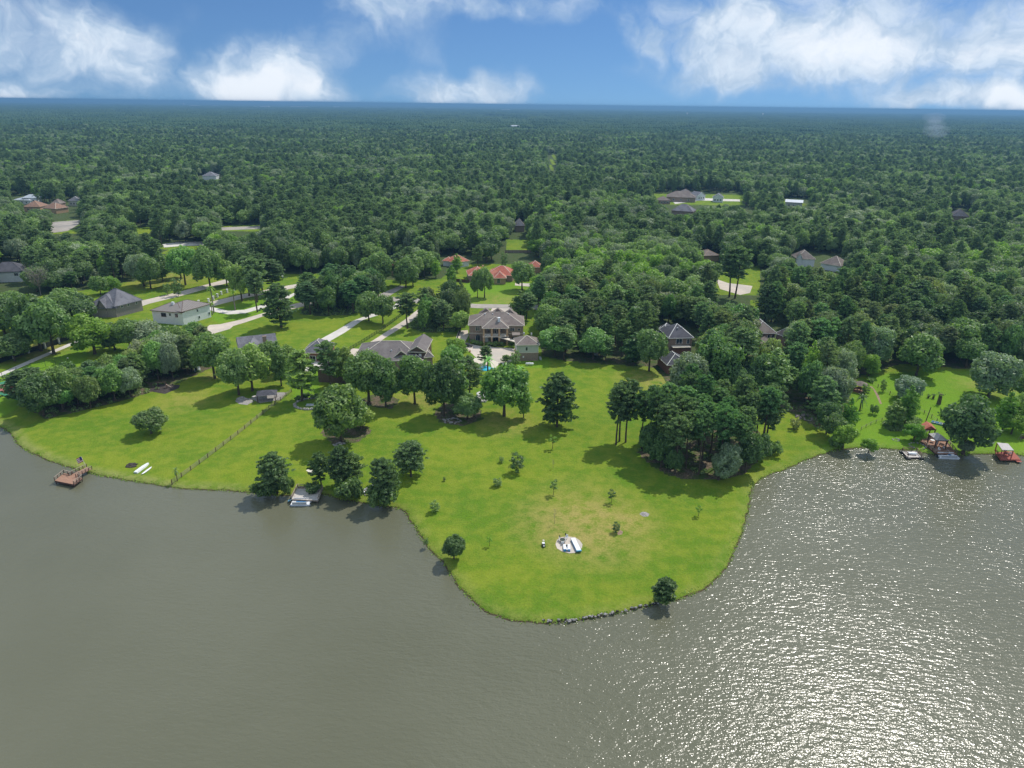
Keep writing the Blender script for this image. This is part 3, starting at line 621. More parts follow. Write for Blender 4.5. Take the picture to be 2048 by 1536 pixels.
for a in [('oak2',430,757,668,72,'dark round tree on a clear trunk right of the belt, behind the white shed',dk),('oak0',478,790,700,64,'shady tree right over the rock fountain',None),('oak3',505,782,690,72,'large tree shading the grill terrace by the fence',lt),
  ('slim1',563,772,676,46,'tall dark slim tree behind the upper end of the rail fence',dk),('sparse',605,803,700,56,'thin see-through tree rising from the ringed shrub bed',lt),('pine1',662,790,682,44,'tall thin pine in front of the brown garage wall',dk),
  ('oak3',690,770,696,50,'leafy tree in front of the brown garage roof',yl),('oak1',572,748,690,46,'pale tree left of the grey gable roof',lt),('oak0',540,742,684,44,'dark tree in front of the chimney house',None),
  ('bright1',190,708,630,78,'bright green tree behind the belt, right of the sidewalk end',(.85,.85,.8)),('oak1',345,722,655,56,'dark tree below the white two-storey house',dk),('oak3',395,712,645,52,'dark green tree at the right corner of the white house',(.9,1,.8)),
  ('grey0',300,700,640,60,'grey-green spreading tree over the red brick terrace',None),('oak2',262,702,640,56,'dark tree in front of the slate-roofed house',dk),('oak0',318,735,672,64,'dense tree at the landward end of the belt',dk),
  ('grey1',348,745,668,66,'grey-green crown standing behind the mulch bed',None),('oak4',384,742,676,54,'round tree between mulch bed and white shed',dk),('oak1',230,700,648,56,'tree filling the gap beside the bright green one',None),
  ('oak3',30,722,668,64,'dark low tree in front of the black wall at the far left',None),('oak1',82,702,590,88,'big oak over the black wall, left one of the pair',dk),('oak0',108,708,600,84,'big oak over the black wall, right one of the pair',(.85,.95,.85)),
  ('oak2',152,672,602,74,'oak behind the wall next to the bright green tree',dk),('oak1',10,668,600,70,'oak at the left picture edge behind the black wall',dk),('oak4',58,660,605,64,'oak further back in the park behind the black wall',dk),('oak2',30,640,585,60,'oak at the rear of the park at the far left',dk),
  ('oak0',130,640,580,66,'oak left of the slate-roofed house',dk),('oak3',165,640,588,52,'dark oak touching the left gable of the slate-roofed house',dk),
  ('oak1',202,590,552,34,'small dark tree behind the slate-roofed house',dk),('bright0',224,586,553,32,'small bright tree behind the ridge of the slate-roofed house',None),
  ('grey0',288,572,505,50,'left one of two greyish park trees above the white house',dk),('oak4',302,578,512,44,'right one of two greyish park trees above the white house',dk),('slim1',326,562,498,36,'slim tree right of the two greyish park trees',dk),
  ('oak0',371,570,494,52,'bright-edged tree beside the upper road bend',(1,1.2,1)),('oak3',421,575,494,56,'dark broad tree standing on the upper road verge',dk),('oak1',362,556,500,40,'tree behind the bright-edged tree at the upper road',dk),
  ('young1',357,592,556,20,'small tree on the near side of the upper road',None),('young1',335,590,566,14,'thin shrub tree left on the upper road verge',None),
  ('oak3',454,572,520,40,'pale tree at the end of the upper road',lt),('oak0',484,602,530,46,'leafy tree beside the pillared fence',lt),('pine0',499,592,512,44,'pine above the curved parking loop, left',None),('pine1',515,605,515,42,'pine above the curved parking loop, middle',None),('pine3',515,624,540,34,'pine standing on the edge of the parking loop',None),
  ('pine0',525,585,508,44,'rear pine above the parking loop, right',None),('pinefull0',561,655,567,62,'full pine standing in the lawn right of the long driveway',dk),('pine0',548,588,520,50,'tall pine behind the full pine',None),
  ('oak1',738,642,585,46,'dark tree on the lawn between the two driveways, left one',dk),('oak0',766,647,592,42,'dark round tree on the lawn beside the iron fence, right one',dk),('pine1',815,657,585,40,'thin pine on the verge of the ranch house driveway',None),
  ('oak0',728,608,545,52,'grey-green tree behind the driveway lawn',(1.1,1.1,1)),('grey0',712,596,540,56,'pale dusty tree at the back of the driveway wood',(1.2,1.2,1.2)),
  ('oak4',955,596,540,26,'left stem of the tree pair before the red-roofed house',dk),('oak0',969,595,535,34,'right stem of the tree pair before the red-roofed house',dk),
  ('slim1',1040,640,578,40,'green tree right behind the two-storey house',lt),('pine0',1053,640,585,36,'thin pine right behind the two-storey house',None),('oak0',1044,580,525,46,'tree at the right end of the red-roofed house',dk),
  ('pine2',800,570,505,34,'tall pine left of the small red-roofed house front',None),('slim1',826,572,500,34,'tall tree in front of the left red-roofed house',None),('oak3',812,576,516,44,'dark tree in front of the left red-roofed house',dk),('slim0',872,556,512,24,'bright slim tree left of the white outbuilding',None),('slim0',914,545,505,26,'slim bright tree before the white outbuilding',None),
  ('slim0',903,568,528,26,'bright slim tree at the dark board fence',None),('pine2',956,533,490,22,'pale slim tree behind the red-roofed house',lt),('young1',1009,534,505,15,'small tree on the rear lawn of the red-roofed house',None),
  ('oak1',762,575,505,50,'dark tree left of the left red-roofed house',dk),('oak3',745,570,512,50,'dark tree at the road corner',dk),
  ('oak1',920,664,622,38,'low pale tree at the left corner of the two-storey house',lt),('bright0',912,716,676,40,'bright shrub tree beside the black car',(.8,.8,.8)),('oak3',905,735,692,44,'green tree left of the pool terrace',(1,1.2,.9)),
  ('sparse',970,730,692,26,'thin pine-like tree on the patio edge',None),('young1',1030,732,702,22,'small round dark tree at the corner of the patio',None),('sparse',1011,727,710,18,'grey small palm-like tree beside the fire bowl',lt)]:
    k, bx, by, tp, wp, lb, ti = a; T_(k, bx, by, tp, wp, lb, tint=ti or (1, 1, 1))
T_('palm', 471, 621, 578, 16, 'tall palm on the inner edge of the parking loop', tint=(1, 1, .8)); T_('palm', 428, 626, 568, 18, 'tall palm beside the right end of the white house', tint=(1, 1, .8))
T_('palm', 425, 630, 603, 14, 'shorter palm at the right corner of the white house', tint=(.8, .8, .6)); T_('shortpalm', 1041, 757, 735, 22, 'pale banana plant right of the broad patio tree', tint=(1.5, 1.8, 1.4))
T_('shortpalm', 976, 750, 716, 30, 'large pale palm fronds beside the pool', tint=(1.6, 2.0, 1.6)); T_('dead', 82, 590, 546, 50, 'leafless purplish-grey tree right of the dark roof at the left edge')
# semi-dense groups
def grove(poly, n, kinds, h0, h1, w0, w1, label, group, seed, mind=4.0, tint=(1, 1, 1)):
    rs = random.Random(seed); xs = [p[0] for p in poly]; ys = [p[1] for p in poly]; got = []; tries = 0
    while len(got) < n and tries < 4000:
        tries += 1; x = rs.uniform(min(xs), max(xs)); y = rs.uniform(min(ys), max(ys))
        if not inP(x, y, poly): continue
        g = G(x, y)
        if all((g-q).length > mind for q in got) and all(math.hypot(g.x-a, g.y-b) > c+1 for a, b, c in TP): got.append(g)
    for g in got:
        plant(rs.choice(kinds), g, rs.uniform(h0, h1), rs.uniform(w0, w1), label, group, tint=tuple(t_*rs.uniform(.88, 1.15) for t_ in tint)); TP.append((g.x, g.y, 1))
grove(GROVES['mid'], 22, ['oak0','oak1','oak2','oak3','pine0','pine2','slim1'], 14, 18, 8, 11, 'tall tree in the wood between the long driveway and the straight pale driveway', 'trees in the wood between two driveways', 21, 5.5, (.85,.95,.9))
grove(GROVES['streetwood'], 16, ['oak0','slim1','oak3','pine0','slim1','pine2'], 13, 18, 6, 9, 'tree in the small wood left of the two-storey house', 'trees in the wood left of the two-storey house', 22, 4.5)
grove([(1345,800),(1380,805),(1470,795),(1470,778),(1380,778),(1350,785)], 5, ['grey0','oak3','oak1','pine2'], 11, 14, 8, 10, 'tree of the thicket behind the pine grove, nearest the dark pyramid roof', 'trees behind the pine grove', 23, 7)
grove([(1500,800),(1560,795),(1630,835),(1655,850),(1655,800),(1600,800),(1520,775)], 14, ['grey0','oak3','oak1','slim1','pine0','pinefull0'], 12, 18, 8, 11, 'tree of the dense wood between pine grove and gazebo', 'trees between pine grove and gazebo', 24, 7)
for a in [('oak0',1298,742,662,58,'leafy tree at the left of the dark pyramid-roofed garage',(.95,1,1)),('grey1',1372,800,708,78,'rounded grey-green oak in front of the dark pyramid roof',None),('oak1',1428,786,672,80,'large dark oak between the two pairs of roofs on the right',(.85,1,.85)),('pine2',1474,776,656,74,'tall dark pine left of the small sunny clearing',dk),
  ('slim1',1540,800,690,80,'broad tall tree right of the sunny clearing',(1,1.05,1)),('slim0',1612,792,674,40,'bright yellow-green tall tree in the right-hand wood',(.9,.9,.9)),('slim0',1630,805,720,30,'smaller bright tree just right of the tall bright one',(.9,.9,.9)),('grey0',1660,817,732,60,'grey-green round tree left of the gazebo',None),
  ('grey1',1680,770,700,50,'dark rounded tree behind the gazebo',dk),('bright0',1737,752,708,36,'small bright tree right behind the gazebo',(.9,.9,.9)),('oak3',1832,751,668,74,'tall feathery tree at the back of the right-hand yard',(1.1,1.15,1)),
  ('grey1',1976,795,708,96,'big dark round tree at the back right of the right-hand yard',(.75,.85,.75)),('oak4',1926,906,798,98,'massive dark oak overhanging the pontoon boat dock',(.8,.9,.85)),('grey0',1929,905,880,28,'small grey-green shrub under the massive oak',None),
  ('bright0',1827,882,848,36,'bright feathery small tree left of the red-roofed pavilion',(.85,1,.8)),('slim1',1785,856,795,44,'green tree in the middle of the yard clump, left one',lt),('slim0',1808,852,766,46,'tall bright tree in the yard clump, right one',(.7,.8,.8)),
  ('grey1',1812,800,754,56,'round dark juniper-like tree behind the yard clump',(.75,.85,.9)),('slim0',2004,862,780,50,'leafy green tree right of the massive oak',(.7,.8,.7)),('oak1',2032,858,788,40,'open green tree at the right picture edge',lt),('bright1',2022,868,822,44,'small bright round tree right of the massive oak',(.9,.9,.8)),
  ('bright1',1686,895,848,42,'bright yellow-green small tree on the right shore',(1.1,1.05,1)),('bright0',1737,905,877,28,'little bright tree standing in the water at the right shore',(.9,.95,.8)),('oak2',1652,868,806,44,'dark dense tree on the wood edge above the bright shore tree',(.75,.85,.85)),
  ('slim0',1691,868,792,38,'tall feathery light green tree above the right shore',(.7,.85,.8)),('oak1',1665,880,828,44,'dark low tree among the right shore trees',dk),('young1',1765,783,758,12,'small slim tree on the yard path',None),('young1',1730,790,768,16,'small palm-like tree in front of the gazebo',dk),
  ('shortpalm',1720,820,792,24,'grey yucca-like plant left of the garden path',None),('bush0',1747,828,808,18,'round dark bush beside the garden path end',dk),('bush0',1741,764,755,16,'small bush right of the gazebo roof',dk),
  ('bush2',1672,893,872,26,'dark bush at the foot of the bright shore tree',dk),('bush0',1590,858,838,26,'dry grey bush at the edge of the right-hand wood',(1.6,1.2,1.2)),('bright1',1445,905,860,22,'bush inside the grove',(.5,.6,.6)),
  ('bush2',1545,908,880,36,'dark brush right of the pine grove end',dk),('oak1',2044,800,745,40,'tree at the right picture edge behind the yard',dk)]:
    k, bx, by, tp, wp, lb, ti = a; T_(k, bx, by, tp, wp, lb, tint=ti or (1, 1, 1))
for i, (bx, by) in enumerate([(1457,594),(1470,597)]): T_('pine1', bx, by, 492, 44, ('left','right')[i]+' one of two very tall pines by the clearing driveway on the right', tint=dk)

# ---------------------------------------------------------------- the woods
KEEP = [(22,388,66,400),(46,405,112,418),(104,440,164,460),(112,430,150,440),(398,348,442,358),(328,485,400,500),(445,455,520,463),(-10,520,46,552),
 (1012,480,1058,502),(1318,383,1482,407),(1340,405,1388,426),(1568,394,1614,411),(1438,560,1512,594),(1468,538,1520,568),(1594,503,1684,532),(1322,646,1386,678),(1318,698,1352,724),(1520,642,1572,674),
 (1904,418,1942,434),(1698,750,1740,785),(1098,308,1112,342),(172,574,290,622),(294,594,428,645),(776,515,800,545),(880,508,952,535),(936,528,1025,568),(1055,515,1080,540),(270,455,300,462),
 (1030,442,1050,452),(1490,415,1512,422),(1365,378,1385,386),(1408,504,1440,510),(130,398,160,408)]
def blocked(g, h, r):
    x, y = PR((g.x, g.y, g.z+h*.55)); d = dep((g.x, g.y, g.z+h*.55)); rx = r/d*FPX; ry = h*.5/d*FPX*.98
    for (a, b_, c, d_) in KEEP:
        if PR(g)[1] < b_-1: continue
        cx = min(max(x, a), c); cy = min(max(y, b_), d_)
        if ((cx-x)/rx)**2+((cy-y)/ry)**2 < .85: return True
    return False
cand = []
rs = random.Random(77)
def ring(y0, y1, sp):
    y = y0
    while y < y1:
        xm = y*.80+60; x = -xm
        while x < xm:
            gx_ = x+rs.uniform(-.42, .42)*sp; gy_ = y+rs.uniform(-.42, .42)*sp; cand.append((gx_, gy_, sp)); x += sp
        y += sp
ring(225, 700, 7.9); ring(700, 1300, 9.2); ring(1300, 2600, 11.5)
CA = np.array([(c[0], c[1]) for c in cand])
dxx = np.stack([CA[:, 0], CA[:, 1], np.full(len(CA), GZ-CAMZ)], 0); cc = Rm.T @ dxx; cpx = 1024+FPX*cc[0]/-cc[2]; cpy = 768-FPX*cc[1]/-cc[2]
bad = in_poly(cpx, cpy, OPEN)
for p in CLEAR: bad |= in_poly(cpx, cpy, p)
TPA = np.array(TP)
auto = []
for i, c in enumerate(cand):
    if bad[i]: continue
    g = Vector((c[0], c[1], GZ)); dist = c[1]
    if dist < 500 and (np.hypot(TPA[:, 0]-g.x, TPA[:, 1]-g.y) < TPA[:, 2]+2).any(): continue
    nz = mnoise.noise((g.x*.008, g.y*.008, 3.1)); nh = mnoise.noise((g.x*.02, g.y*.02, 8.8)); u = rs.random()
    if u < .36+nz*.8: k = rs.choice(['pine0','pine1','pine2','pine3','pinefull0'])
    else:
        v = rs.random(); zb = mnoise.noise((g.x*.012, g.y*.012, 20.5)); east = 1060 < cpx[i] < 1420 and 540 < cpy[i] < 690
        k = rs.choice(['oak0','oak1','oak2','oak3','oak4','slim1']) if v < (.62 if not east else .5) else (rs.choice(['grey0','grey1']) if v < (.88-zb*.2 if not east else .6) else rs.choice(['bright0','slim0','bright1']))
    h = (rs.uniform(12, 17) if 'pine' not in k else rs.uniform(15, 20.5))+nh*4; wd = (rs.uniform(8.5, 15) if k[:4] in ('oak0','oak1','oak2','oak3','oak4','grey','brig') else rs.uniform(6.5, 9.5))
    if u > .95: wd *= 1.3; h += 2
    if rs.random() < .05: h *= .6; wd *= .7
    if 'pine' in k and rs.random() < .15: h += 4
    if dist < 1700 and blocked(g, h, wd/2): continue
    auto.append((dist, k, g, h, wd, rs.uniform(0, 6.28), cpx[i]))
auto.sort(key=lambda a: a[0])
rest = []
for (dist, k, g, h, wd, rz, px) in auto:
    nm = PROTO[k]['name']
    if CNT.get(nm, 0) < 300 and -60 < px < 2108:
        side = 'left' if px < 700 else ('middle' if px < 1060 else ('centre right' if px < 1560 else 'far right'))
        kind = 'pine' if nm == 'pine_tree' else ('grey-green tree' if 'grey' in k else ('bright green tree' if k in ('bright0','bright1','slim0') else 'dark green broadleaf tree'))
        b_ = .42 if kind[:6] == 'bright' else 1.0
        zone_ = next(z_ for lim, z_ in ((230, 'by the left picture edge'), (470, 'behind the white house'), (770, 'behind the driveway wood'), (930, 'behind the street corner'), (1075, 'behind the red-roofed house'), (1200, 'beside the two-storey house'), (1330, 'right behind the big lawn'), (1450, 'by the dark pyramid-roofed house'), (1600, 'around the brown-roofed house'), (1760, 'behind the gazebo'), (1900, 'behind the right-hand yard'), (9999, 'at the right picture edge')) if px < lim)
        row = 'front rows' if dist < 310 else ('middle rows' if dist < 390 else 'back rows')
        plant(k, g, h, wd, f'{kind} of the woods {zone_}, {row}', f'{kind}s {zone_}, {row}', tint=(rs.uniform(.85, 1.12)*(.6 if b_ < 1 else 1), rs.uniform(.9, 1.1)*(.64 if b_ < 1 else 1), rs.uniform(.85, 1.05)), rz=rz)
    else: rest.append((k, g, h, wd, rz))
keys = sorted(set(a[0] for a in rest)); pc = bpy.data.collections.new('tree_kinds')
for i, k in enumerate(keys):
    p = PROTO[k]; mb = MB(); mb.add(p['tm'].v, p['tm'].f, 0); mb.sh = list(p['tm'].sh)
    n0 = len(mb.v); mb.v += p['cm'].v; mb.f += [tuple(q+n0 for q in f) for f in p['cm'].f]; mb.mi += [1]*len(p['cm'].f); mb.sh += p['cm'].sh
    o = bpy.data.objects.new(f'kind_{i:02d}', mb.mesh('kind_'+k, [M[p['bark']], M[p['leaf']]])); pc.objects.link(o)
    if k in ('bright0','bright1','slim0'): o.color = (.62, .66, .9, 1)
def scatter(name, data, coll):
    me = bpy.data.meshes.new(name); me.from_pydata([tuple(a[1]) for a in data], [], [])
    a = me.attributes.new('idx', 'INT', 'POINT'); a.data.foreach_set('value', [d[0] for d in data])
    a = me.attributes.new('scl', 'FLOAT_VECTOR', 'POINT'); a.data.foreach_set('vector', np.array([d[2] for d in data], float).ravel())
    a = me.attributes.new('rz', 'FLOAT_VECTOR', 'POINT'); a.data.foreach_set('vector', np.array([(0, 0, d[3]) for d in data], float).ravel())
    o = linkm(name, me); ng = bpy.data.node_groups.new(name+'_nodes', 'GeometryNodeTree')
    ng.interface.new_socket('Geometry', in_out='INPUT', socket_type='NodeSocketGeometry'); ng.interface.new_socket('Geometry', in_out='OUTPUT', socket_type='NodeSocketGeometry')
    N = ng.nodes; L = ng.links; gi = N.new('NodeGroupInput'); go = N.new('NodeGroupOutput'); ip = N.new('GeometryNodeInstanceOnPoints'); ci = N.new('GeometryNodeCollectionInfo')
    ci.inputs[0].default_value = coll; ci.inputs[1].default_value = True; ci.inputs[2].default_value = True
    def na(nm, tp):
        q = N.new('GeometryNodeInputNamedAttribute'); q.data_type = tp; q.inputs[0].default_value = nm; return q.outputs[0]
    L.new(gi.outputs[0], ip.inputs['Points']); L.new(ci.outputs[0], ip.inputs['Instance']); ip.inputs['Pick Instance'].default_value = True
    L.new(na('idx', 'INT'), ip.inputs['Instance Index']); L.new(na('scl', 'FLOAT_VECTOR'), ip.inputs['Scale'])
    er = N.new('FunctionNodeEulerToRotation'); L.new(na('rz', 'FLOAT_VECTOR'), er.inputs[0]); L.new(er.outputs[0], ip.inputs['Rotation'])
    L.new(ip.outputs[0], go.inputs[0]); md = o.modifiers.new('scatter', 'NODES'); md.node_group = ng
    tag(o, kind='stuff'); return o
scatter('forest', [(keys.index(k), g, (wd/PROTO[k]['W'], wd/PROTO[k]['W'], h/PROTO[k]['H']), rz) for (k, g, h, wd, rz) in rest], pc)
print('TREES', CNT, len(rest))
# beyond: square pieces of wood, each crown a lumpy dome
pm = leafmat('far_canopy', (.045, .090, .036), (.105, .165, .065), .1, .0)
pc2 = bpy.data.collections.new('wood_pieces')
icv = []; icf = []
_b = bpy.data.meshes.new('tmp'); import bmesh
bm = bmesh.new(); bmesh.ops.create_icosphere(bm, subdivisions=2, radius=1); bm.verts.ensure_lookup_table(); icv = np.array([v.co[:] for v in bm.verts]); icf = [tuple(v.index for v in f.verts) for f in bm.faces]; bm.free()
PS = 160.0
for q in range(3):
    mb = MB(); r3 = random.Random(q+300)
    for i in range(15):
        for j in range(15):
            x = (i+.5+r3.uniform(-.35, .35))*PS/15-PS/2; y = (j+.5+r3.uniform(-.35, .35))*PS/15-PS/2; r = r3.uniform(4.2, 7.2); h = r3.uniform(13, 18)+2*math.sin(x*.04+q)
            jit = 1+np.random.uniform(-.24, .24, len(icv))[:, None]
            V = icv*jit*np.array([r, r, r*r3.uniform(.8, 1.3)])+np.array([x, y, h-r*.7]); sh = r3.random(); mb.add(V.tolist(), icf, 0, sh)
            mb.sh[-len(icv):] = np.clip(sh+np.random.uniform(-.3, .3, len(icv)), 0, 1).tolist()
    mb.add([(-PS/2, -PS/2, 9), (PS/2, -PS/2, 9), (PS/2, PS/2, 9), (-PS/2, PS/2, 9)], [(0, 1, 2, 3)], 0, 0.3)
    pc2.objects.link(bpy.data.objects.new(f'piece_{q}', mb.mesh(f'piece_{q}', pm, True)))
data = []; y = 2600+PS/2; rs = random.Random(4)
while y < 13000:
    k = int((y*.8+200)/PS)
    for i in range(-k, k+1): data.append((rs.randrange(3), (i*PS, y, GZ+rs.uniform(-1, 1)), (1, 1, rs.uniform(.8, 1.25)), rs.randrange(4)*math.pi/2))
    y += PS
scatter('distant_forest', data, pc2)
# the last stretch to the horizon: one rolling canopy sheet
mb = MB(); ys = [13000*1.07**i for i in range(26)]; n = 260
for j, y in enumerate(ys):
    for i in range(n+1):
        x = (i/n-.5)*2*y*.9; mb.v.append((x, y, GZ+15+9*mnoise.noise((x*.004, y*.004, 0))+14*mnoise.noise((x*.0007, y*.0007, 5)))); mb.sh.append(random.random())
for j in range(len(ys)-1):
    for i in range(n): a = j*(n+1)+i; mb.f.append((a, a+1, a+n+2, a+n+1)); mb.mi.append(0)
tag(mb.obj('horizon_forest', mat('horizon_canopy', (.055, .10, .05), .95, .45, .01, .1)), kind='stuff')
#SPLIT-TREES
# ---------------------------------------------------------------- houses
class House:
    def __init__(s, name, o, label, cat='house', group=None):
        s.o = Vector((o[0], o[1], GZ)); s.e = empty(name, s.o, 0, label, cat, group); s.name = name
    def part(s, name, mb, m_, parent=None, smooth=False):
        o = mb.mesh(name, m_ if isinstance(m_, list) else M[m_], smooth); return linkm(name, o, parent or s.e)
    def block(s, e0, e1, depth, ze, rise, roof, wall, kind='hip', over=.5, trim='cream', walls=True, z0=-.7, inset=None, split=None):
        """e0,e1: left and right end of the front eave in the picture, at eave height ze above the lawn"""
        A = G(*e0, GZ+ze) if not isinstance(e0, Vector) else e0; B = G(*e1, GZ+ze) if not isinstance(e1, Vector) else e1
        A = Vector((A.x, A.y))-s.o.xy; B = Vector((B.x, B.y))-s.o.xy; u = (B-A); W = u.length; u.normalize(); v = Vector((-u.y, u.x))
        f = lambda a, b, z: Vector((A.x+u.x*a+v.x*b, A.y+u.y*a+v.y*b, z))
        if walls:
            def wbox(z0_, z1_): return MB().add([f(a, b, z) for z in (z0_, z1_) for b in (over, depth-over) for a in (over, W-over)], [(0,2,3,1),(4,5,7,6),(0,1,5,4),(2,6,7,3),(0,4,6,2),(1,3,7,5)])
            if split: s.part('wall', wbox(z0, split[0]-.08), wall); s.part('wall', wbox(split[0]+.08, ze), split[1]); s.part('trim_band', MB().add([f(a, b, z) for z in (split[0]-.12, split[0]+.12) for b in (over-.05, depth-over+.05) for a in (over-.05, W-over+.05)], [(0,2,3,1),(4,5,7,6),(0,1,5,4),(2,6,7,3),(0,4,6,2),(1,3,7,5)]), trim)
            else: s.part('wall', wbox(z0, ze), wall)
        r = MB(); t0 = ze+.16; zt = ze+rise
        E = [f(0, 0, t0), f(W, 0, t0), f(W, depth, t0), f(0, depth, t0)]
        if kind == 'hip':
            if W >= depth: q = inset if inset is not None else depth/2*.98; R0, R1 = f(q, depth/2, zt), f(W-q, depth/2, zt)
            else: q = inset if inset is not None else W/2*.98; R0, R1 = f(W/2, q, zt), f(W/2, depth-q, zt)
            if W >= depth: fs = [(0,1,5,4),(1,2,5),(2,3,4,5),(3,0,4)]
            else: fs = [(0,1,4),(1,2,5,4),(2,3,5),(3,0,4,5)]
            r.add(E+[R0, R1], fs)
        elif kind == 'gable_side': r.add(E+[f(0, depth/2, zt), f(W, depth/2, zt)], [(0,1,5,4),(1,2,5),(2,3,4,5),(3,0,4)])
        else: r.add(E+[f(W/2, 0, zt), f(W/2, depth, zt)], [(1,2,5,4),(2,3,5),(3,0,4,5)])
        ro = s.part('roof', r, roof)
        fa = MB(); h = .26
        for (p, q_) in ((0,1),(1,2),(2,3),(3,0)): fa.beam(E[p]-Vector((0, 0, h/2+.01)), E[q_]-Vector((0, 0, h/2+.01)), .16, h)
        if kind == 'gable_front':
            fa.beam(E[0]-v.to_3d()*.08, f(W/2, 0, zt)-v.to_3d()*.08, .16, .3); fa.beam(E[1]-v.to_3d()*.08, f(W/2, 0, zt)-v.to_3d()*.08, .16, .3)
            s.part('gable_wall', MB().add([f(over, .5, ze), f(W-over, .5, ze), f(W/2, .5, zt-.25)], [(0,1,2)]), wall)
        if kind == 'hip':       # ridge and hip caps
            for p in ([(0, 4), (3, 4), (1, 5), (2, 5), (4, 5)] if W >= depth else [(0, 4), (1, 4), (2, 5), (3, 5), (4, 5)]):
                a_, b_ = r.v[p[0]], r.v[p[1]]
                if (Vector(a_)-Vector(b_)).length > .1: fa.beam(Vector(a_)+Vector((0, 0, .03)), Vector(b_)+Vector((0, 0, .03)), .22, .08)
        linkm('fascia', fa.mesh('fascia', M[trim]), ro)
        s.f = f; s.W = W; s.u = u; s.v = v; s.ro = ro; s.over = over; s.frz = math.atan2(u.y, u.x); return s
    def win(s, a, z, w_, h, frame='cream', pane='glass', arch=False, name='window', b=None, mull=True):
        b = s.over if b is None else b; c = s.f(a, b-.05, z)
        wf = linkm(name, MB().box(c, (w_+.24, .12, h+.24), s.frz).mesh(name, M[frame]), s.e)
        pn = MB(); cp = s.f(a, b-.10, z)
        if mull:
            for k in (-1, 1): pn.box(s.f(a+k*w_*.25, b-.10, z), (w_*.46, .06, h), s.frz)
        else: pn.box(cp, (w_, .06, h), s.frz)
        if arch:
            cs = [s.f(a+w_/2*math.cos(t_), b-.13, z+h/2+w_/2*math.sin(t_)) for t_ in np.linspace(0, math.pi, 8)]; pn.add(cs, [tuple(range(8))])
        linkm('pane', pn.mesh('pane', M[pane]), wf); return wf
    def chimney(s, px, py, z, m_='brick', sz=(1.0, 1.0), h=2.2, cap='cream'):
        p = G(px, py, GZ+z)-s.o; p.z = z; c = linkm('chimney', MB().box((p.x, p.y, z), (sz[0], sz[1], h), s.frz).mesh('chimney', M[m_]), s.ro)
    def vents(s, pts, z):
        for (x, y) in pts:
            p = G(x, y, GZ+z)-s.o; linkm('roof_vent', MB().tube([(p.x, p.y, z-.5), (p.x, p.y, z+.45)], [.28, .34], 8).mesh('roof_vent', M['alu']), s.ro)
h = House('two_storey_house', G(992, 685), 'large tan two-storey house with columned porch and brown hip roofs behind the big lawn')
h.block((936,651),(1049,652), 15.5, 7.9, 4.1, 'roofbrown', 'brick', trim='cream', inset=8.2, split=(4.2, 'brick'))
for a_ in (4.3,): h.win(a_, 6.2, 1.9, 1.5, 'cream', arch=True); h.win(a_, 1.9, 2.0, 1.8, 'cream', arch=True)
h.win(h.W-5.4, 6.1, 2.0, 1.4, 'cream'); h.win(h.W-2.4, 6.1, .9, 1.0, 'cream', mull=False); h.win(h.W-4.6, 2.0, 1.6, 1.3, 'brick', mull=True)
h.win(8.3, 1.35, 1.1, 2.2, 'white', 'white', name='door', mull=False); h.win(8.9, 6.0, 1.6, 1.9, 'brick'); h.win(12.2, 5.6, .8, 2.4, 'white', mull=False); h.win(14.2, 6.0, 1.6, 1.8, 'brick'); h.win(17.3, 5.6, .8, 2.4, 'white', mull=False); h.win(12.3, 1.7, 2.6, 2.2, 'brick'); h.win(17.2, 1.4, 1.1, 2.3, 'white', 'dark', mull=False)
h.chimney(998, 642, 10.2, 'stucco', (1.1, 1.3), 3.2); h.vents([(970,629),(985.5,629),(998,628),(1017,629)], 11.2)
f0, W0 = h.f, h.W
h.block((964,657),(1018,657), 11.5, 7.9, 3.6, 'roofbrown', 'brick', walls=False, inset=5.6)
for xx in (.75, 4.3, 7.6, h.W-.75): h.part('column', MB().box(h.f(xx, .75, 3.6), (.75, .75, 8.6), h.frz), 'column')
h.part('balcony_floor', MB().box(h.f(h.W/2, 1.8, 3.95), (h.W-.5, 3.0, .3), h.frz), 'cream')
for k in range(3):
    xa = (.75, 4.3, 7.6)[k]+.4; xb = (4.3, 7.6, h.W-.75)[k]-.4; rl = MB(); rl.box(h.f((xa+xb)/2, .8, 5.05), (xb-xa, .08, .1), h.frz)
    for q in range(int((xb-xa)/.18)): rl.box(h.f(xa+q*.18, .8, 4.58), (.05, .05, .9), h.frz)
    h.part('railing', rl, 'white')
h.part('porch_steps', MB().box(h.f(3.2, -.6, -.0), (1.6, 3, .16), h.frz), 'concrete2')
bz = MB(); bz.beam(G(1001,674,GZ+3.6)-h.o, G(1036,684,GZ+3.6)-h.o, 2.0, .22); h.part('breezeway_roof', bz, 'cream')
bz = MB(); bz.beam(G(1004,673,GZ+3.75)-h.o, G(1016,675,GZ+3.75)-h.o, 2.6, .3); h.part('awning', bz, 'black')
h.part('side_roof', MB().box((G(1032,668,GZ+5.5)-h.o)+Vector((0,0,0)), (3.5, 4, .3), .05), 'roofbrown')
for (x_, y_, ze_) in [(972,622,0),(996,622,0),(1020,624,0)]:
    p = G(x_, y_, GZ+10.2)-h.o; r = MB(); q = 3.4; r.add([(p.x-q, p.y-1, 8.5), (p.x+q, p.y-1, 8.5), (p.x+q, p.y+4, 8.5), (p.x-q, p.y+4, 8.5), (p.x, p.y-1, 11.6), (p.x, p.y+1, 11.6)], [(0,1,4),(1,2,5,4),(2,3,5),(3,0,4,5)]); h.part('rear_roof', r, 'roofbrown')
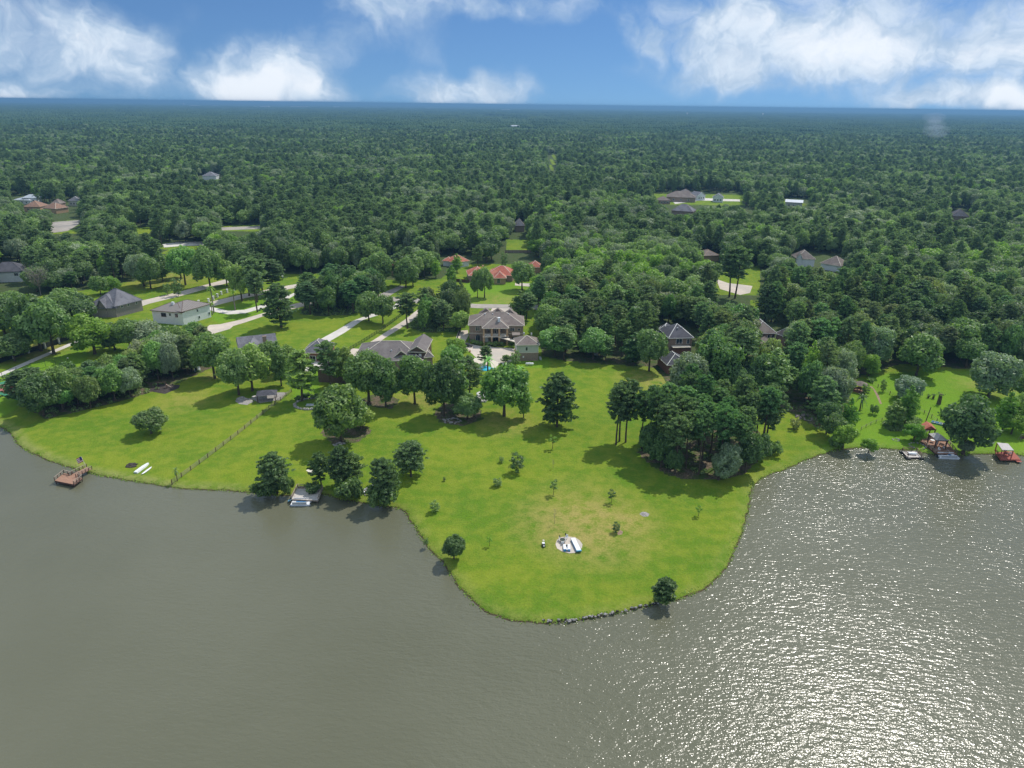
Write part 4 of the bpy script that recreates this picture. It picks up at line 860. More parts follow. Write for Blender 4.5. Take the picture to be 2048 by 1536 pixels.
for i, (x_, y_, w_) in enumerate([(948,688,14),(960,690,18),(985,692,24),(1002,692,12),(1024,690,12),(939,684,8)]):
    T_('bush0', x_, y_, y_-9, w_, ('clipped hedge at the left corner of the two-storey house','hedge under the arched window of the two-storey house','long clipped hedge before the porch columns','rounder yellowish shrub right end of the porch hedge','shrub between porch and pale-sided garage','small shrub left corner of the two-storey house')[i], tint=dk)
g_ = House('garage', G(1056, 722), 'square two-level garage with pale siding above brick, right of the two-storey house', 'garage')
g_.block((1032,691),(1080,690), 9.8, 7.0, 2.7, 'roofbrown', 'brick', split=(3.6, 'siding'))
g_.win(g_.W*.45, 5.3, .9, 1.5, 'white', mull=False); g_.win(1.1, 1.5, .7, 1.5, 'white', 'white', mull=False); g_.win(3.2, 1.8, .35, .5, 'white', 'white', mull=False)
for k in range(2): g_.part('air_conditioner', MB().box(g_.f(g_.W+.6, 1.5+1.4*k, .3), (.9, .9, 1.0), g_.frz), 'alu')
g_.vents([(1048,667),(1063,668)], 9.2)

h = House('ranch_house', G(790, 725), 'brown-grey roofed ranch house with front gables, left of the two-storey house')
h.block((706,722),(846,722), 22, 3.8, 4.9, 'roofgrey', 'brick', inset=10)
h.vents([(760,690),(771,700),(783,702),(737,698)], 6.2)
h.block((785,717),(820,714.5), 12, 4.2, 2.9, 'roofgrey', 'brickbrown', 'gable_front'); h.win(h.W/2, 1.7, 2.6, 2.0, 'darkwood', 'dark')
h.block((816,704),(852,705), 17, 6.4, 2.5, 'roofgrey', 'brickbrown', 'gable_front'); h.part('balcony_floor', MB().box(h.f(h.W/2, -.3, 3.3), (h.W-1.4, 2.0, .25), h.frz), 'darkwood'); h.win(h.W*.35, 4.9, 3.0, 1.9, 'darkwood', 'dark'); h.win(h.W*.66, 4.8, .8, 1.3, 'white', 'white', mull=False)
for xx in (.9, h.W-.9): h.part('post', MB().box(h.f(xx, -.9, 2.2), (.5, .5, 4.6), h.frz), 'brick')
h.part('railing', MB().box(h.f(h.W/2, -1.2, 3.95), (h.W-1.6, .1, .8), h.frz), 'darkwood')
h.block((848,716),(868,714), 9, 4.4, 2.1, 'roofgrey', 'brick'); h.win(h.W*.6, 1.8, .9, 1.4, 'cream')
hv = MB(); hv.box((0, 0, .4), (.8, .8, .8)); tag(hv.obj('air_conditioner', M['alu'], None, G(868,733)), 'grey air conditioner box at the right corner of the ranch house', 'air conditioner')

h = House('garage', G(668, 765), 'tall brown brick garage block with blank wall, behind the thin pine', 'garage')
h.block((633,739),(708,742), 14, 5.2, 2.8, 'roofgrey', 'brickbrown', over=.3); h.win(h.W-2, 1.6, 1.6, 1.8, 'white', 'dark', name='door')
h = House('chimney_house', G(515, 700), 'grey-roofed single-storey house with a brick chimney, right of the belt of trees')
h.block((477,699),(556,690), 13, 3.8, 3.4, 'roofslate', 'brick', 'gable_side'); h.chimney(529, 678, 6.8, 'brick', (1.5, 1.2), 2.6)
h.block((484,702),(522,700), 10, 3.8, 3.3, 'roofslate', 'brick', 'gable_front')
h = House('garage', G(632, 725), 'detached garage with a plain grey roof at the bend of the pale driveway', 'garage')
h.block((603,706),(655,707), 13, 3.8, 3.9, 'roofslate', 'brickred', 'hip'); h.win(h.W*.4, 1.4, 2.4, 2.0, 'white', 'dark', name='garage_door')
h = House('slate_house', G(232, 640), 'tall dark slate-roofed house beside the white two-storey house')
h.block((229,614),(286,600), 17, 5.4, 6.6, 'roofslate', 'brickgrey', trim='roofslate'); h.win(4, 4.6, 1.1, .9, 'white'); h.win(7.5, 4.6, 1.1, .9, 'white'); h.win(12, 4.6, 1.1, .9, 'white')
h.block((177,617),(232,617), 15, 4.6, 5.4, 'roofslate', 'brickgrey', trim='roofslate'); h.win(3, 3.2, 1.2, 1.2, 'white')
h.block((192,617),(212,617.5), 9, 4.6, 4.4, 'roofslate', 'brickgrey', 'gable_front', trim='roofslate'); h.chimney(181, 600, 7.6, 'stucco', (1, 1), 2.4)
h = House('white_house', G(360, 650), 'white two-storey house with a brown ribbed metal roof, tallest white walls on the left')
h.block((363.5,624.5),(422,608), 15, 6.6, 2.9, 'roofmetal', 'stucco', trim='brickbrown')
for a_, z_ in ((9, 5.2), (9.5, 1.8), (15.5, 2.2)): h.win(a_, z_, .8, 1.2, 'stucco', 'glass', mull=False)
seam = MB(); zt = 9.5
for k in range(1, int(h.W/1.1)):
    a_ = k*1.1; up = min(1, a_/7.3, (h.W-a_)/7.3); seam.beam(h.f(a_, 0, 6.80), h.f(a_, 7.5*up, 6.8+2.72*up), .08, .1)
h.part('roof_seams', seam, 'roofmetal')
h.block((300,621),(364,626), 13, 6.2, 2.7, 'roofmetal', 'stucco', trim='brickbrown'); h.win(h.W-3.5, 4.6, 1.6, 1.8, 'stucco'); h.win(h.W-7, 4.8, 1.0, 1.2, 'stucco'); h.win(h.W-10.5, 4.4, 2.4, 1.6, 'dark', 'dark'); h.chimney(346, 608, 8.6, 'stucco', (1.2, 1), 2)
h = House('red_roof_house', G(975, 566), 'tan house with a salmon red tile roof behind the lawn across the street')
h.block((937,552),(978,551), 15, 3.6, 3.9, 'roofred', 'brick', inset=6); h.win(4, 1.8, 1.8, 1.9, 'cream', arch=True)
h.block((972,549),(1026,552), 15, 3.6, 4.4, 'roofred', 'brick'); h.win(8, 1.8, 1.6, 1.8, 'cream')
h.block((987,557),(1013,557), 10, 3.6, 3.2, 'roofred', 'column'); h.win(3, 1.8, 1.6, 2, 'cream', arch=True); h.chimney(966, 534, 6.6, 'column', (1.2, 1), 2.2)
h = House('red_roof_house', G(790, 549), 'left of the red-roofed houses, half hidden by trees at the street corner')
h.block((775,537),(812,537), 16, 4.2, 4.2, 'roofred', 'column'); h.win(4, 1.9, 1.2, 1.8, 'cream', 'glass'); h.chimney(804, 517, 8, 'stucco', (1.2, 1), 2.5)
h = House('outbuilding', G(920, 536), 'small red-roofed outbuilding with white garage wall behind the street houses', 'outbuilding')
h.block((884,522),(905,523), 8, 3.4, 2.2, 'roofred', 'stucco'); h.block((905,526),(940,522), 12, 3.4, 3.8, 'roofred', 'stucco'); h.win(3, 1.6, 1, 1.6, 'white')
h = House('red_roof_house', G(1068, 545), 'red-roofed house mostly hidden right of the rear lawn, only a corner showing'); h.block((1058,535),(1085,535), 10, 3.6, 3.4, 'roofred', 'column')
h = House('dark_roof_house', G(1358, 700), 'dark pyramid-roofed two-storey house in the trees right of the big lawn')
h.block((1337,677),(1388,676), 14.5, 6.6, 4.4, 'roofdark', 'brick', trim='white', inset=7.2); h.win(5, 5.0, 2.6, 2.2, 'white'); h.win(9, 5.0, 1.0, 2.0, 'white'); h.vents([(1355,657),(1363,656)], 9.6)
h.part('lower_roof', MB().box(h.f(5.5, -1.2, 3.2), (8, 2.6, .3), h.frz), 'cream'); h.part('bay', MB().box(h.f(5.5, -.8, 1.3), (7.4, 2, 3.5), h.frz), 'brickred')
h.block((1311,664),(1340,668), 10, 5.6, 2.8, 'roofdark', 'brick', trim='white')
h = House('garage', G(1336, 745), 'dark pyramid-roofed brick garage at the right corner of the big lawn', 'garage')
h.block((1313,711),(1334,731), 9.5, 3.8, 3.2, 'roofdark', 'brickred', trim='white', inset=4.4)
h = House('brown_roof_house', G(1540, 690), 'brown-roofed house with arched windows deep in the right-hand woods')
h.block((1508,667),(1554,667), 14, 6.2, 4.2, 'roofbrown', 'brick', trim='white'); [h.win(7.0+1.9*k, 4.6, 1.0, .9, 'white', arch=True, mull=False) for k in range(3)]
h.block((1550,667),(1573,675), 11, 6.0, 3.2, 'roofbrown', 'brick', trim='white', inset=3); h.block((1522,688),(1552,687), 8, 3.2, 2.0, 'roofbrown', 'brick', trim='roofbrown')
h = House('brown_roof_house', G(1636, 540), 'long brown-roofed house with a small front gable far back on the right')
h.block((1594,518),(1632,519), 14, 5, 5, 'roofbrown', 'stucco'); h.block((1592,517),(1606,518), 7, 5.5, 3.6, 'roofgrey', 'stucco', 'gable_front'); h.block((1640,526),(1682,533), 14, 4.0, 5, 'roofbrown', 'stucco')
h = House('dark_roof_house', G(15, 556), 'dark-roofed house cut by the left picture edge'); h.block((-30,546),(46,543), 15, 6, 4.6, 'roofdark', 'stucco', trim='roofdark'); h.win(h.W-4, 4.4, 2, 1.6, 'white')
def far_house(e0, e1, depth, ze, rise, roof, wall, lb, kind='hip', cat='house', name='distant_house', win=True):
    h = House(name, G((e0[0]+e1[0])/2, e0[1]+8), lb, cat); h.block(e0, e1, depth, ze, rise, roof, wall, kind, trim=wall)
    if win:
        for k in range(3): h.win(h.W*(.25+.25*k), ze*.5, 1.6, 1.6, 'white')
    return h
h = far_house((46,414),(80,414), 16, 4.5, 5, 'rooforange', 'column', 'orange-roofed house far back on the left'); h.block((84,416),(111,418), 14, 4.5, 4.5, 'rooforange', 'column')
far_house((25,400),(60,401), 14, 4, 2.5, 'alu', 'stucco', 'pale metal-roofed house behind the orange-roofed one'); h = far_house((42,396),(72,396), 12, 6, 3, 'alu', 'stucco', 'small white-roofed house furthest back on the left')
far_house((100,408),(120,408), 12, 5, 4, 'roofbrown', 'brick', 'brown gabled house right of the orange-roofed one'); far_house((135,402),(158,402), 12, 5, 4, 'roofslate', 'siding', 'grey house right of the brown gabled one at the far left')
far_house((1318,401),(1342,401), 14, 4, 4, 'roofbrown', 'brick', 'small brown house at the left end of the far clearing'); h = far_house((1333,394),(1392,396), 20, 5, 6, 'roofbrown', 'brick', 'large brown-roofed house above the far clearing'); 
far_house((1342,421),(1386,424), 17, 4.5, 6, 'roofslate', 'brick', 'blue-grey hip roof in front of the far clearing', win=False)
far_house((1395,392),(1412,391), 14, 5, 4, 'roofslate', 'stucco', 'grey-roofed white house at the middle of the far clearing', 'gable_front'); far_house((1425,395),(1447,396), 14, 5, 4, 'roofslate', 'stucco', 'white-gabled house at the right end of the far clearing', 'gable_front')
far_house((1570,404),(1606,406), 18, 6, 2, 'alu', 'siding', 'pale blue metal building in the woods right of the far clearing', 'gable_side', 'building', 'metal_building')
far_house((1903,432),(1940,434), 18, 5, 6, 'roofdark', 'brick', 'dark roof just showing in the woods at the far right', win=False)
far_house((404,352),(432,352), 18, 5, 5, 'roofslate', 'stucco', 'grey roof just showing in the distant woods at upper left', win=False)
far_house((1408,512),(1440,511), 14, 4, 3, 'roofbrown', 'column', 'tan low roof left of the very tall pines', win=False); far_house((1030,452),(1050,452), 14, 5, 5, 'roofslate', 'brick', 'small grey roof in the woods above the red-roofed house', win=False)
far_house((1365,386),(1385,386), 14, 5, 4, 'roofgrey', 'brick', 'house roof behind the large brown one of the far clearing', win=False)
far_house((1024,252),(1040,252), 30, 22, 3, 'alu', 'stucco', 'small white building on the far skyline woods, middle', 'gable_side', 'building', 'metal_building', False)
h = House('shed', G(390, 742), 'small white shed at the landward end of the tree belt', 'shed'); h.block((386,731),(395,731), 2.6, 2.6, .7, 'alu', 'stucco', 'gable_front', over=.15); h.win(h.W/2, 1.2, .8, 1.5, 'cream', 'dark', name='door', mull=False)
# skyline
for i, (px, d, L_, hh) in enumerate([(380,12500,130,30),(420,12800,110,26),(515,12000,230,30),(590,12400,260,33),(665,12900,90,34),(1005,11500,140,28),(850,12300,80,28)]):
    x = (px-1024)/FPX*d*.93; mb = MB(); mb.box((0, 0, hh/2), (L_, 60, hh)); e = mb.obj('warehouse', M['white'], None, (x, d, GZ)); tag(e, ('leftmost long white warehouse on the skyline','second white warehouse from the left on the skyline','long white warehouse at mid skyline, left','longest white warehouse on the skyline','small white warehouse right of the longest one','white warehouse at the centre of the skyline','tiny white warehouse between the long ones and the centre')[i], 'warehouse', 'white warehouses on the skyline')
for i, (px, d, hh) in enumerate([(1369,7600,44),(1521,7900,46),(359,12000,60)]):
    x = (px-1024)/FPX*d*.93; e = empty('water_tower', (x, d, GZ), 0, ('white water tower on the skyline, middle of the three','white water tower on the skyline, rightmost of the three','water tower on the skyline at the far left, leftmost of the three')[i], 'water tower', 'water towers on the skyline')
    MB().tube([(0, 0, 0), (0, 0, hh*.7)], [3, 2], 8).obj('stem', M['white'], e); MB().tube([(0, 0, hh*.66), (0, 0, hh*.76), (0, 0, hh*.9), (0, 0, hh)], [2, 8, 8, 2], 12).obj('tank', M['white'], e)

# ---------------------------------------------------------------- fences
def fence(name, pxs, spacing, hgt, label, postm, railm, rails, post_w=.14, rail_h=.12, cap=None, panel=None, picket=0, cat='fence'):
    P_ = [G(*p) for p in pxs]; seg = [(P_[i+1]-P_[i]).length for i in range(len(P_)-1)]; tot_ = sum(seg); n = max(1, round(tot_/spacing)); o = P_[0]
    e = empty(name, o, 0, label, cat); pts = []
    for k in range(n+1):
        s_ = tot_*k/n; i = 0
        while i < len(seg)-1 and s_ > seg[i]: s_ -= seg[i]; i += 1
        pts.append(P_[i].lerp(P_[i+1], min(1, s_/seg[i]))-o)
    pm_ = MB().box((0, 0, hgt/2-.1), (post_w, post_w, hgt+.3)).mesh('post', M[postm])
    pk = MB()
    for k, p in enumerate(pts):
        linkm('post', pm_, e, p)
        if cap: linkm('post_cap', MB().box((0, 0, hgt+.1), (post_w*1.3, post_w*1.3, .12)).mesh('post_cap', M[cap]), e, p)
        if k < n:
            q = pts[k+1]
            for z in rails:
                if panel: MB().beam(p+Vector((0, 0, z)), q+Vector((0, 0, z)), .06, rail_h).obj('fence_panel', M[railm], e)
                else: MB().beam(p+Vector((0, 0, z)), q+Vector((0, 0, z)), .05, rail_h).obj('rail', M[railm], e)
            if picket:
                m_ = int((q-p).length/picket)
                for j in range(1, m_): r_ = p.lerp(q, j/m_); pk.box((r_.x, r_.y, hgt/2), (.03, .03, hgt-.1))
    if picket: tag(pk.obj('pickets', M[railm], e), kind='stuff')
    return e
fence('rail_fence', [(344,968),(372,948),(420,912),(480,866),(530,825),(583,784)], 4.2, 1.4, 'brown wooden rail fence running diagonally across the left lawn to the lake', 'darkwood', 'wood', (.3, .75, 1.2), .17, .14)
fence('iron_fence', [(672,722),(701,700),(720,689),(760,664),(800,634),(835,612)], 2.4, 1.7, 'long dark green iron fence beside the straight pale driveway', 'ironfence', 'ironfence', (.25, 1.5), .12, .09, picket=.22)
fence('pillar_fence', [(398,608),(420,604),(446,588),(476,579),(520,566),(565,556)], 5.2, 1.9, 'black iron fence with white pillars beside the upper driveway', 'white', 'black', (.35, 1.6), .75, .1, cap='white', picket=.3)
fence('dark_wall', [(-40,739),(0,727),(45,710),(90,697),(135,681),(165,668)], 7.5, 2.3, 'solid black garden wall with white pillars at the far left', 'white', 'black', (1.1,), .7, 2.1, cap='white', panel=True, cat='wall')
fence('court_fence', [(-55,781),(106,730),(200,768)], 5.5, 3.6, 'tall green wire fence around the tennis court', 'ironfence', 'ironfence', (.2, 1.9, 3.5), .1, .05)
fence('board_fence', [(895,562),(938,566)], 2.4, 2.0, 'dark board fence left of the salmon red-roofed house', 'darkwood', 'darkwood', (1.0,), .14, 1.9, panel=True)
fence('board_fence', [(1010,506),(1062,506)], 2.6, 2.4, 'brown board fence behind the rear lawn, far back', 'darkwood', 'wood', (1.1,), .14, 2.1, panel=True)
fence('garden_fence', [(914,682),(918,668),(924,655)], 2.4, 1.6, 'short black iron fence left of the two-storey house', 'black', 'black', (.3, 1.4), .12, .1, picket=.25)
fence('wire_fence', [(869,722),(880,722),(893,724)], 3, 1.3, 'thin wire fence right of the ranch house', 'wood', 'wood', (.6, 1.2), .1, .04)
fence('wire_fence', [(1722,860),(1745,848),(1775,838)], 3.4, 1.2, 'low wire fence at the left of the right-hand yard', 'wood', 'wood', (.6, 1.1), .12, .04)
fence('wire_fence', [(1745,768),(1772,785),(1800,800),(1845,826),(1860,833),(1870,842),(1886,853)], 3.6, 1.3, 'wire fence crossing the right-hand yard down to the docks', 'darkwood', 'wood', (.6, 1.15), .16, .05)

# ---------------------------------------------------------------- docks
def deck(name, quad, z, label, m_, postm=None, wdt=.5, cat='dock', along=True, skirt=True, pile=True):
    """quad: near-left, near-right, far-right, far-left corners in the picture at deck height z; planks run left to right"""
    Q = [G(*p, z) for p in quad]; o = (Q[0]+Q[2])/2; o.z = z; e = empty(name, o, 0, label, cat)
    Q = [q-o for q in Q]; nl = Q[0]; nr = Q[1]; fr = Q[2]; fl = Q[3]
    L_ = ((fl-nl).length+(fr-nr).length)/2; n = max(2, int(L_/wdt))
    for k in range(n):
        a0 = nl.lerp(fl, k/n); b0 = nr.lerp(fr, k/n); a1 = nl.lerp(fl, (k+.93)/n); b1 = nr.lerp(fr, (k+.93)/n); dz = Vector((0, 0, random.uniform(-.006, .006)))
        vs = [a0, b0, b1, a1]; vs = [v_+dz-Vector((0, 0, .06)) for v_ in vs]+[v_+dz for v_ in vs]
        MB().add(vs, [(3,2,1,0),(4,5,6,7),(0,1,5,4),(1,2,6,5),(2,3,7,6),(3,0,4,7)]).obj('plank', M[m_], e)
    fr_ = MB(); cs = [nl, nr, fr, fl]; cen = sum(cs, Vector())/4
    for k in range(4):
        a, b_ = cs[k], cs[(k+1) % 4]; a = a+(a-cen)*.012; b_ = b_+(b_-cen)*.012; fr_.beam(a-Vector((0, 0, .2)), b_-Vector((0, 0, .2)), .08, .34)
    fr_.obj('frame', M[postm or m_], e)
    if pile:
        for k in range(4):
            a = cs[k]+(cen-cs[k])*.06
            MB().tube([(a.x, a.y, -z-1.8), (a.x, a.y, -.08)], .12, 6).obj('piling', M['darkwood'], e)
    return e, Q, o
def rail(e, a, b, m_, capm=None, hgt=1.0, n=3, mid=True):
    for k in range(n+1):
        p = a.lerp(b, k/n); MB().box((p.x, p.y, p.z+hgt/2), (.14, .14, hgt)).obj('post', M[m_], e)
    MB().beam(a+Vector((0, 0, hgt)), b+Vector((0, 0, hgt)), .22, .09).obj('rail', M[capm or m_], e)
    if mid: MB().beam(a+Vector((0, 0, hgt*.5)), b+Vector((0, 0, hgt*.5)), .06, .12).obj('rail', M[capm or m_], e)
e, Q, o = deck('dock', [(109.5,961),(148,969),(165,956),(128,946)], 1.1, 'brown wooden platform dock with railings and walkway on the left shore', 'deckwood', 'darkwood', .42)
W_ = [G(*p, 1.1)-o for p in [(138,951.5),(152,954),(184,938),(173.5,934)]]
for k in range(24):
    a0 = W_[0].lerp(W_[3], k/24); b0 = W_[1].lerp(W_[2], k/24); a1 = W_[0].lerp(W_[3], (k+.92)/24); b1 = W_[1].lerp(W_[2], (k+.92)/24)
    vs = [a0, b0, b1, a1]; vs = [v_-Vector((0, 0, .06)) for v_ in vs]+vs; MB().add(vs, [(3,2,1,0),(4,5,6,7),(0,1,5,4),(1,2,6,5),(2,3,7,6),(3,0,4,7)]).obj('plank', M['deckwood'], e)
rail(e, W_[0], W_[3], 'darkwood', 'wood', 1.0, 5); rail(e, W_[1], W_[2], 'darkwood', 'wood', 1.0, 5)
rail(e, Q[0], Q[3], 'darkwood', 'wood', 1.0, 3); rail(e, Q[3], Q[3].lerp(Q[2], .42), 'darkwood', 'wood', 1.0, 2); rail(e, Q[2], Q[2].lerp(Q[3], .22), 'darkwood', 'wood', 1.0, 1); rail(e, Q[1], Q[2], 'darkwood', 'wood', 1.0, 3)
MB().beam(Q[0]-Vector((0, 0, .3)), Q[1]-Vector((0, 0, .3)), .1, .5).obj('fascia_board', M['darkwood'], e)
fl = empty('flagpole', G(172.5,935,1.0), 0, 'leaning flagpole with a striped flag at the landward end of the left dock', 'flag')
top = Vector((-.9, .3, 3.4)); MB().tube([(0, 0, 0), top], .04, 6).obj('pole', M['white'], fl)
fm = MB(); fa_, fb_ = top, Vector((-.45, .15, 1.9))
fdir = Vector((-1.6, 0, -.75))
for i in range(7):
    a = fa_.lerp(fb_, i/7); b_ = fa_.lerp(fb_, (i+1)/7); pts_ = []
    for k in range(7):
        f_ = k/6; w_ = Vector((0, .16*math.sin(f_*5), 0)); pts_.append((a+fdir*f_+w_, b_+fdir*f_+w_))
    for k in range(6): fm.add([pts_[k][0], pts_[k+1][0], pts_[k+1][1], pts_[k][1]], [(0, 1, 2, 3)], 2 if (i < 4 and k < 3) else (0 if i % 2 == 0 else 1))
linkm('flag', fm.mesh('flag', [M['flagr'], M['white'], M['flagb']]), fl)
e, Q, o = deck('dock', [(583.5,998),(636,1000.5),(645.5,976),(595,974)], 1.0, 'square weathered grey dock with side railings on the left shore', 'greydeck', 'wood', .55)
rail(e, Q[0], Q[3], 'wood', 'wood', .9, 4); rail(e, Q[3], Q[3].lerp(Q[2], .28), 'wood', 'wood', .9, 1); rail(e, Q[1], Q[2], 'wood', 'wood', .9, 4)
MB().box(Q[3].lerp(Q[2], .15)+Vector((0, -.5, .25)), (1.7, .5, .45)).obj('bench', M['wood'], e)
def pontoon(loc, rz, L_, W2, label, extra='full', tube='alu'):
    e = empty('pontoon_boat', loc, rz, label, 'boat')
    for s_ in (-1, 1): MB().tube([(-L_/2-.1, s_*W2*.36, .1), (-L_/2+.2, s_*W2*.36, .05), (L_/2-.4, s_*W2*.36, .05), (L_/2+.15, s_*W2*.36, .28)], [.12, .33, .33, .08], 10).obj('pontoon', M[tube], e, smooth=True)
    MB().box((0, 0, .46), (L_-.3, W2, .12)).obj('deck', M['gel'], e)
    for s_ in (-1, 1):
        MB().box((-.1, s_*(W2/2-.04), .85), (L_*.74, .05, .62)).obj('side_fence', M['alu'], e); MB().box((-.1, s_*(W2/2-.035), 1.2), (L_*.76, .09, .08)).obj('rail', M['gel'], e)
    if extra == 'full':
        for (x, y, a, b_) in [(-L_*.3, -W2*.3, 1.7, .6), (-L_*.3, W2*.3, 1.7, .6), (L_*.22, W2*.3, 1.5, .6), (L_*.22, -W2*.3, 1.3, .6)]:
            s1 = MB().box((x, y, .75), (a, b_, .42)).obj('seat', M['gel'], e); MB().box((x, y+(.28 if y > 0 else -.28), 1.08), (a, .14, .36)).obj('backrest', M['gel'], s1)
        MB().box((L_*.02, -W2*.22, .95), (.6, .6, .85)).obj('console', M['blue'], e); MB().box((-L_*.05, -W2*.22, .8), (.5, .5, .55)).obj('seat', M['gel'], e)
        MB().tube([(L_*.02, -W2*.22, 1.35), (L_*.02, -W2*.22, 1.42)], [.2, .2], 10).obj('steering_wheel', M['black'], e)
        fr2 = MB(); [fr2.tube([(-.4, s_*W2*.47, .9), (.1, s_*W2*.47, 2.1)], .03, 5) for s_ in (-1, 1)]; fr2.tube([(.1, -W2*.47, 2.1), (.1, W2*.47, 2.1)], .05, 5); fr2.obj('canopy_frame', M['alu'], e)
    else:
        MB().box((0, .1, .56), (L_*.5, W2*.6, .06)).obj('mat', M['blue'], e); MB().box((L_*.1, -W2*.3, .68), (1.2, .5, .3)).obj('seat', M['wood'], e)
    MB().box((-L_/2-.15, 0, .55), (.35, .4, .9)).obj('outboard_motor', M['black'], e)
    MB().box((L_/2-.5, 0, .55), (.5, W2*.5, .08)).obj('bow_plate', M['gel'], e)
    return e
pontoon(G(602,1008,0), R(2), 5.2, 2.3, 'small open pontoon raft moored in front of the square grey dock', 'raft')
def kayak(loc, rz, L_, w_, m_, label, name='kayak', cat='kayak', tilt=0.0, flat=False):
    e = empty(name, loc, rz, label, cat); e.rotation_euler = (tilt, 0, rz); b = MB(); n = 11; vs = []; S = 8
    for i in range(n):
        f_ = i/(n-1)*2-1; q = max(.03, (1-abs(f_)**(2.4 if not flat else 6)))**.6*w_/2
        for k in range(S):
            a = 2*math.pi*k/S; vs.append((f_*L_/2, math.cos(a)*q, .2+math.sin(a)*.17*(q/(w_/2))**.5+.1*f_**4))
    fs = [(i*S+k, i*S+(k+1) % S, (i+1)*S+(k+1) % S, (i+1)*S+k) for i in range(n-1) for k in range(S)]+[tuple(range(S))[::-1], tuple((n-1)*S+k for k in range(S))]
    b.add(vs, fs).obj('hull', M[m_], e, smooth=True); return e
e = kayak(G(582,1000,.15), R(70), 2.6, .8, 'cyan', 'light blue kayak standing at the left side of the grey dock'); MB().box((0, 0, .36), (.9, .4, .06)).obj('cockpit', M['black'], e)
def rowboat(loc, rz, L_, w_, m_, label, inner='dark', upside=False, name='rowboat', cat='boat', seats=True):
    e = empty(name, loc, rz, label, cat); b = MB(); n = 9; vs = []
    for i in range(n):
        f_ = i/(n-1); w1 = w_/2*(1 if f_ < .6 else 1-.55*((f_-.6)/.4)**1.6); x = (f_-.5)*L_; zz_ = .12*max(0, f_-.6)
        sec = [(-w1, .5), (-w1*.8, .02+zz_), (w1*.8, .02+zz_), (w1, .5)]
        if upside: sec = [(y, .52-z) for y, z in sec]
        vs += [(x, y, z) for y, z in sec]
    fs = [(i*4+k, (i+1)*4+k, (i+1)*4+k+1, i*4+k+1) for i in range(n-1) for k in range(3)]+[(0, 1, 2, 3), ((n-1)*4, (n-1)*4+3, (n-1)*4+2, (n-1)*4+1)]
    b.add(vs, fs).obj('hull', M[m_], e)
    if not upside:
        g2 = MB(); [g2.beam(vs[i*4+k], vs[(i+1)*4+k], .09, .07) for i in range(n-1) for k in (0, 3)]; g2.obj('gunwale', M['gel'], e)
        if seats: [MB().box((x, 0, .38), (.3, w_*.88, .05)).obj('seat', M['wood'], e) for x in (-L_*.3, 0, L_*.2)]
    else: MB().box((0, 0, .56), (L_*.8, .08, .06)).obj('keel', M[m_], e)
    return e
A_, B_ = G(272,948), G(298,929); rz_ = math.atan2(B_.y-A_.y, B_.x-A_.x)
rowboat((A_+B_)/2+Vector((-.3, .3, 0)), rz_, (B_-A_).length*.98, 1.25, 'gel', 'white flat-bottomed boat lying upside down on the left lawn', upside=True)
A_, B_ = G(283,949), G(299,935); kayak((A_+B_)/2+Vector((.45, -.2, 0)), rz_, (B_-A_).length*1.1, .75, 'gel', 'slim white kayak beside the upturned boat on the left lawn')
e = rowboat(G(737,980), R(60), 4.6, 1.35, 'alu', 'grey aluminium boat pulled up on the grass right of the grey dock')
# the docks on the right
e, Q, o = deck('boat_dock', [(1872.5,907),(1914,908),(1886,872),(1828,872)], 1.0, 'large stained deck with a grey hip roof at the pontoon boat, right shore', 'deckwood', 'darkwood', .42)
rail(e, Q[0], Q[3], 'darkwood', 'wood', 1.0, 6); rail(e, Q[1], Q[2].lerp(Q[1], .35), 'darkwood', 'wood', 1.0, 4)
ez = 4.2; C_ = [G(*p, ez)-o for p in [(1872.6,880.5),(1897,881.3),(1880,868),(1857,867)]]
r = MB(); cen = sum(C_, Vector())/4; up = Vector((0, 0, 1.1)); m1 = C_[0].lerp(C_[3], .3).lerp(C_[1].lerp(C_[2], .3), .5)+up; m2 = C_[0].lerp(C_[3], .7).lerp(C_[1].lerp(C_[2], .7), .5)+up
r.add(C_+[m1, m2], [(0,1,4),(1,2,5,4),(2,3,5),(3,0,4,5),(3,2,1,0)]); r.obj('roof', M['paleroof'], e)
for c in C_:
    p = c.lerp(cen, .12); MB().box((p.x, p.y, (p.z)/2), (.3, .3, p.z)).obj('post', M['darkwood'], e)
for k in range(4): MB().beam(C_[k]-Vector((0, 0, .16)), C_[(k+1) % 4]-Vector((0, 0, .16)), .16, .26).obj('roof_beam', M['darkwood'], e)
pontoon(G(1895,915,0), R(-2), 6.2, 2.5, 'white and blue pontoon boat moored at the end of the right-hand deck')
def furniture(loc, kind, label, m_='white', rz=0, cat=None, name=None):
    e = empty(name or kind, loc, rz, label, cat or kind)
    if kind == 'chair':
        MB().box((0, 0, .42), (.55, .55, .08)).obj('seat', M[m_], e); MB().box((0, .27, .75), (.55, .07, .6)).obj('backrest', M[m_], e)
        for x in (-.23, .23):
            for y in (-.23, .23): MB().box((x, y, .19), (.05, .05, .38)).obj('leg', M[m_], e)
            MB().box((x*1.15, 0, .62), (.06, .5, .05)).obj('armrest', M[m_], e)
    elif kind == 'table':
        MB().tube([(0, 0, .7), (0, 0, .75)], [.65, .65], 16).obj('table_top', M[m_], e)
        for k in range(4): MB().box((.4*math.cos(k*1.57), .4*math.sin(k*1.57), .35), (.06, .06, .7)).obj('leg', M[m_], e)
    elif kind == 'bench':
        MB().box((0, 0, .45), (1.5, .45, .08)).obj('seat', M[m_], e); MB().box((0, .25, .8), (1.5, .06, .5)).obj('backrest', M[m_], e)
        for x in (-.6, .6): MB().box((x, 0, .2), (.08, .4, .4)).obj('leg', M[m_], e)
    return e
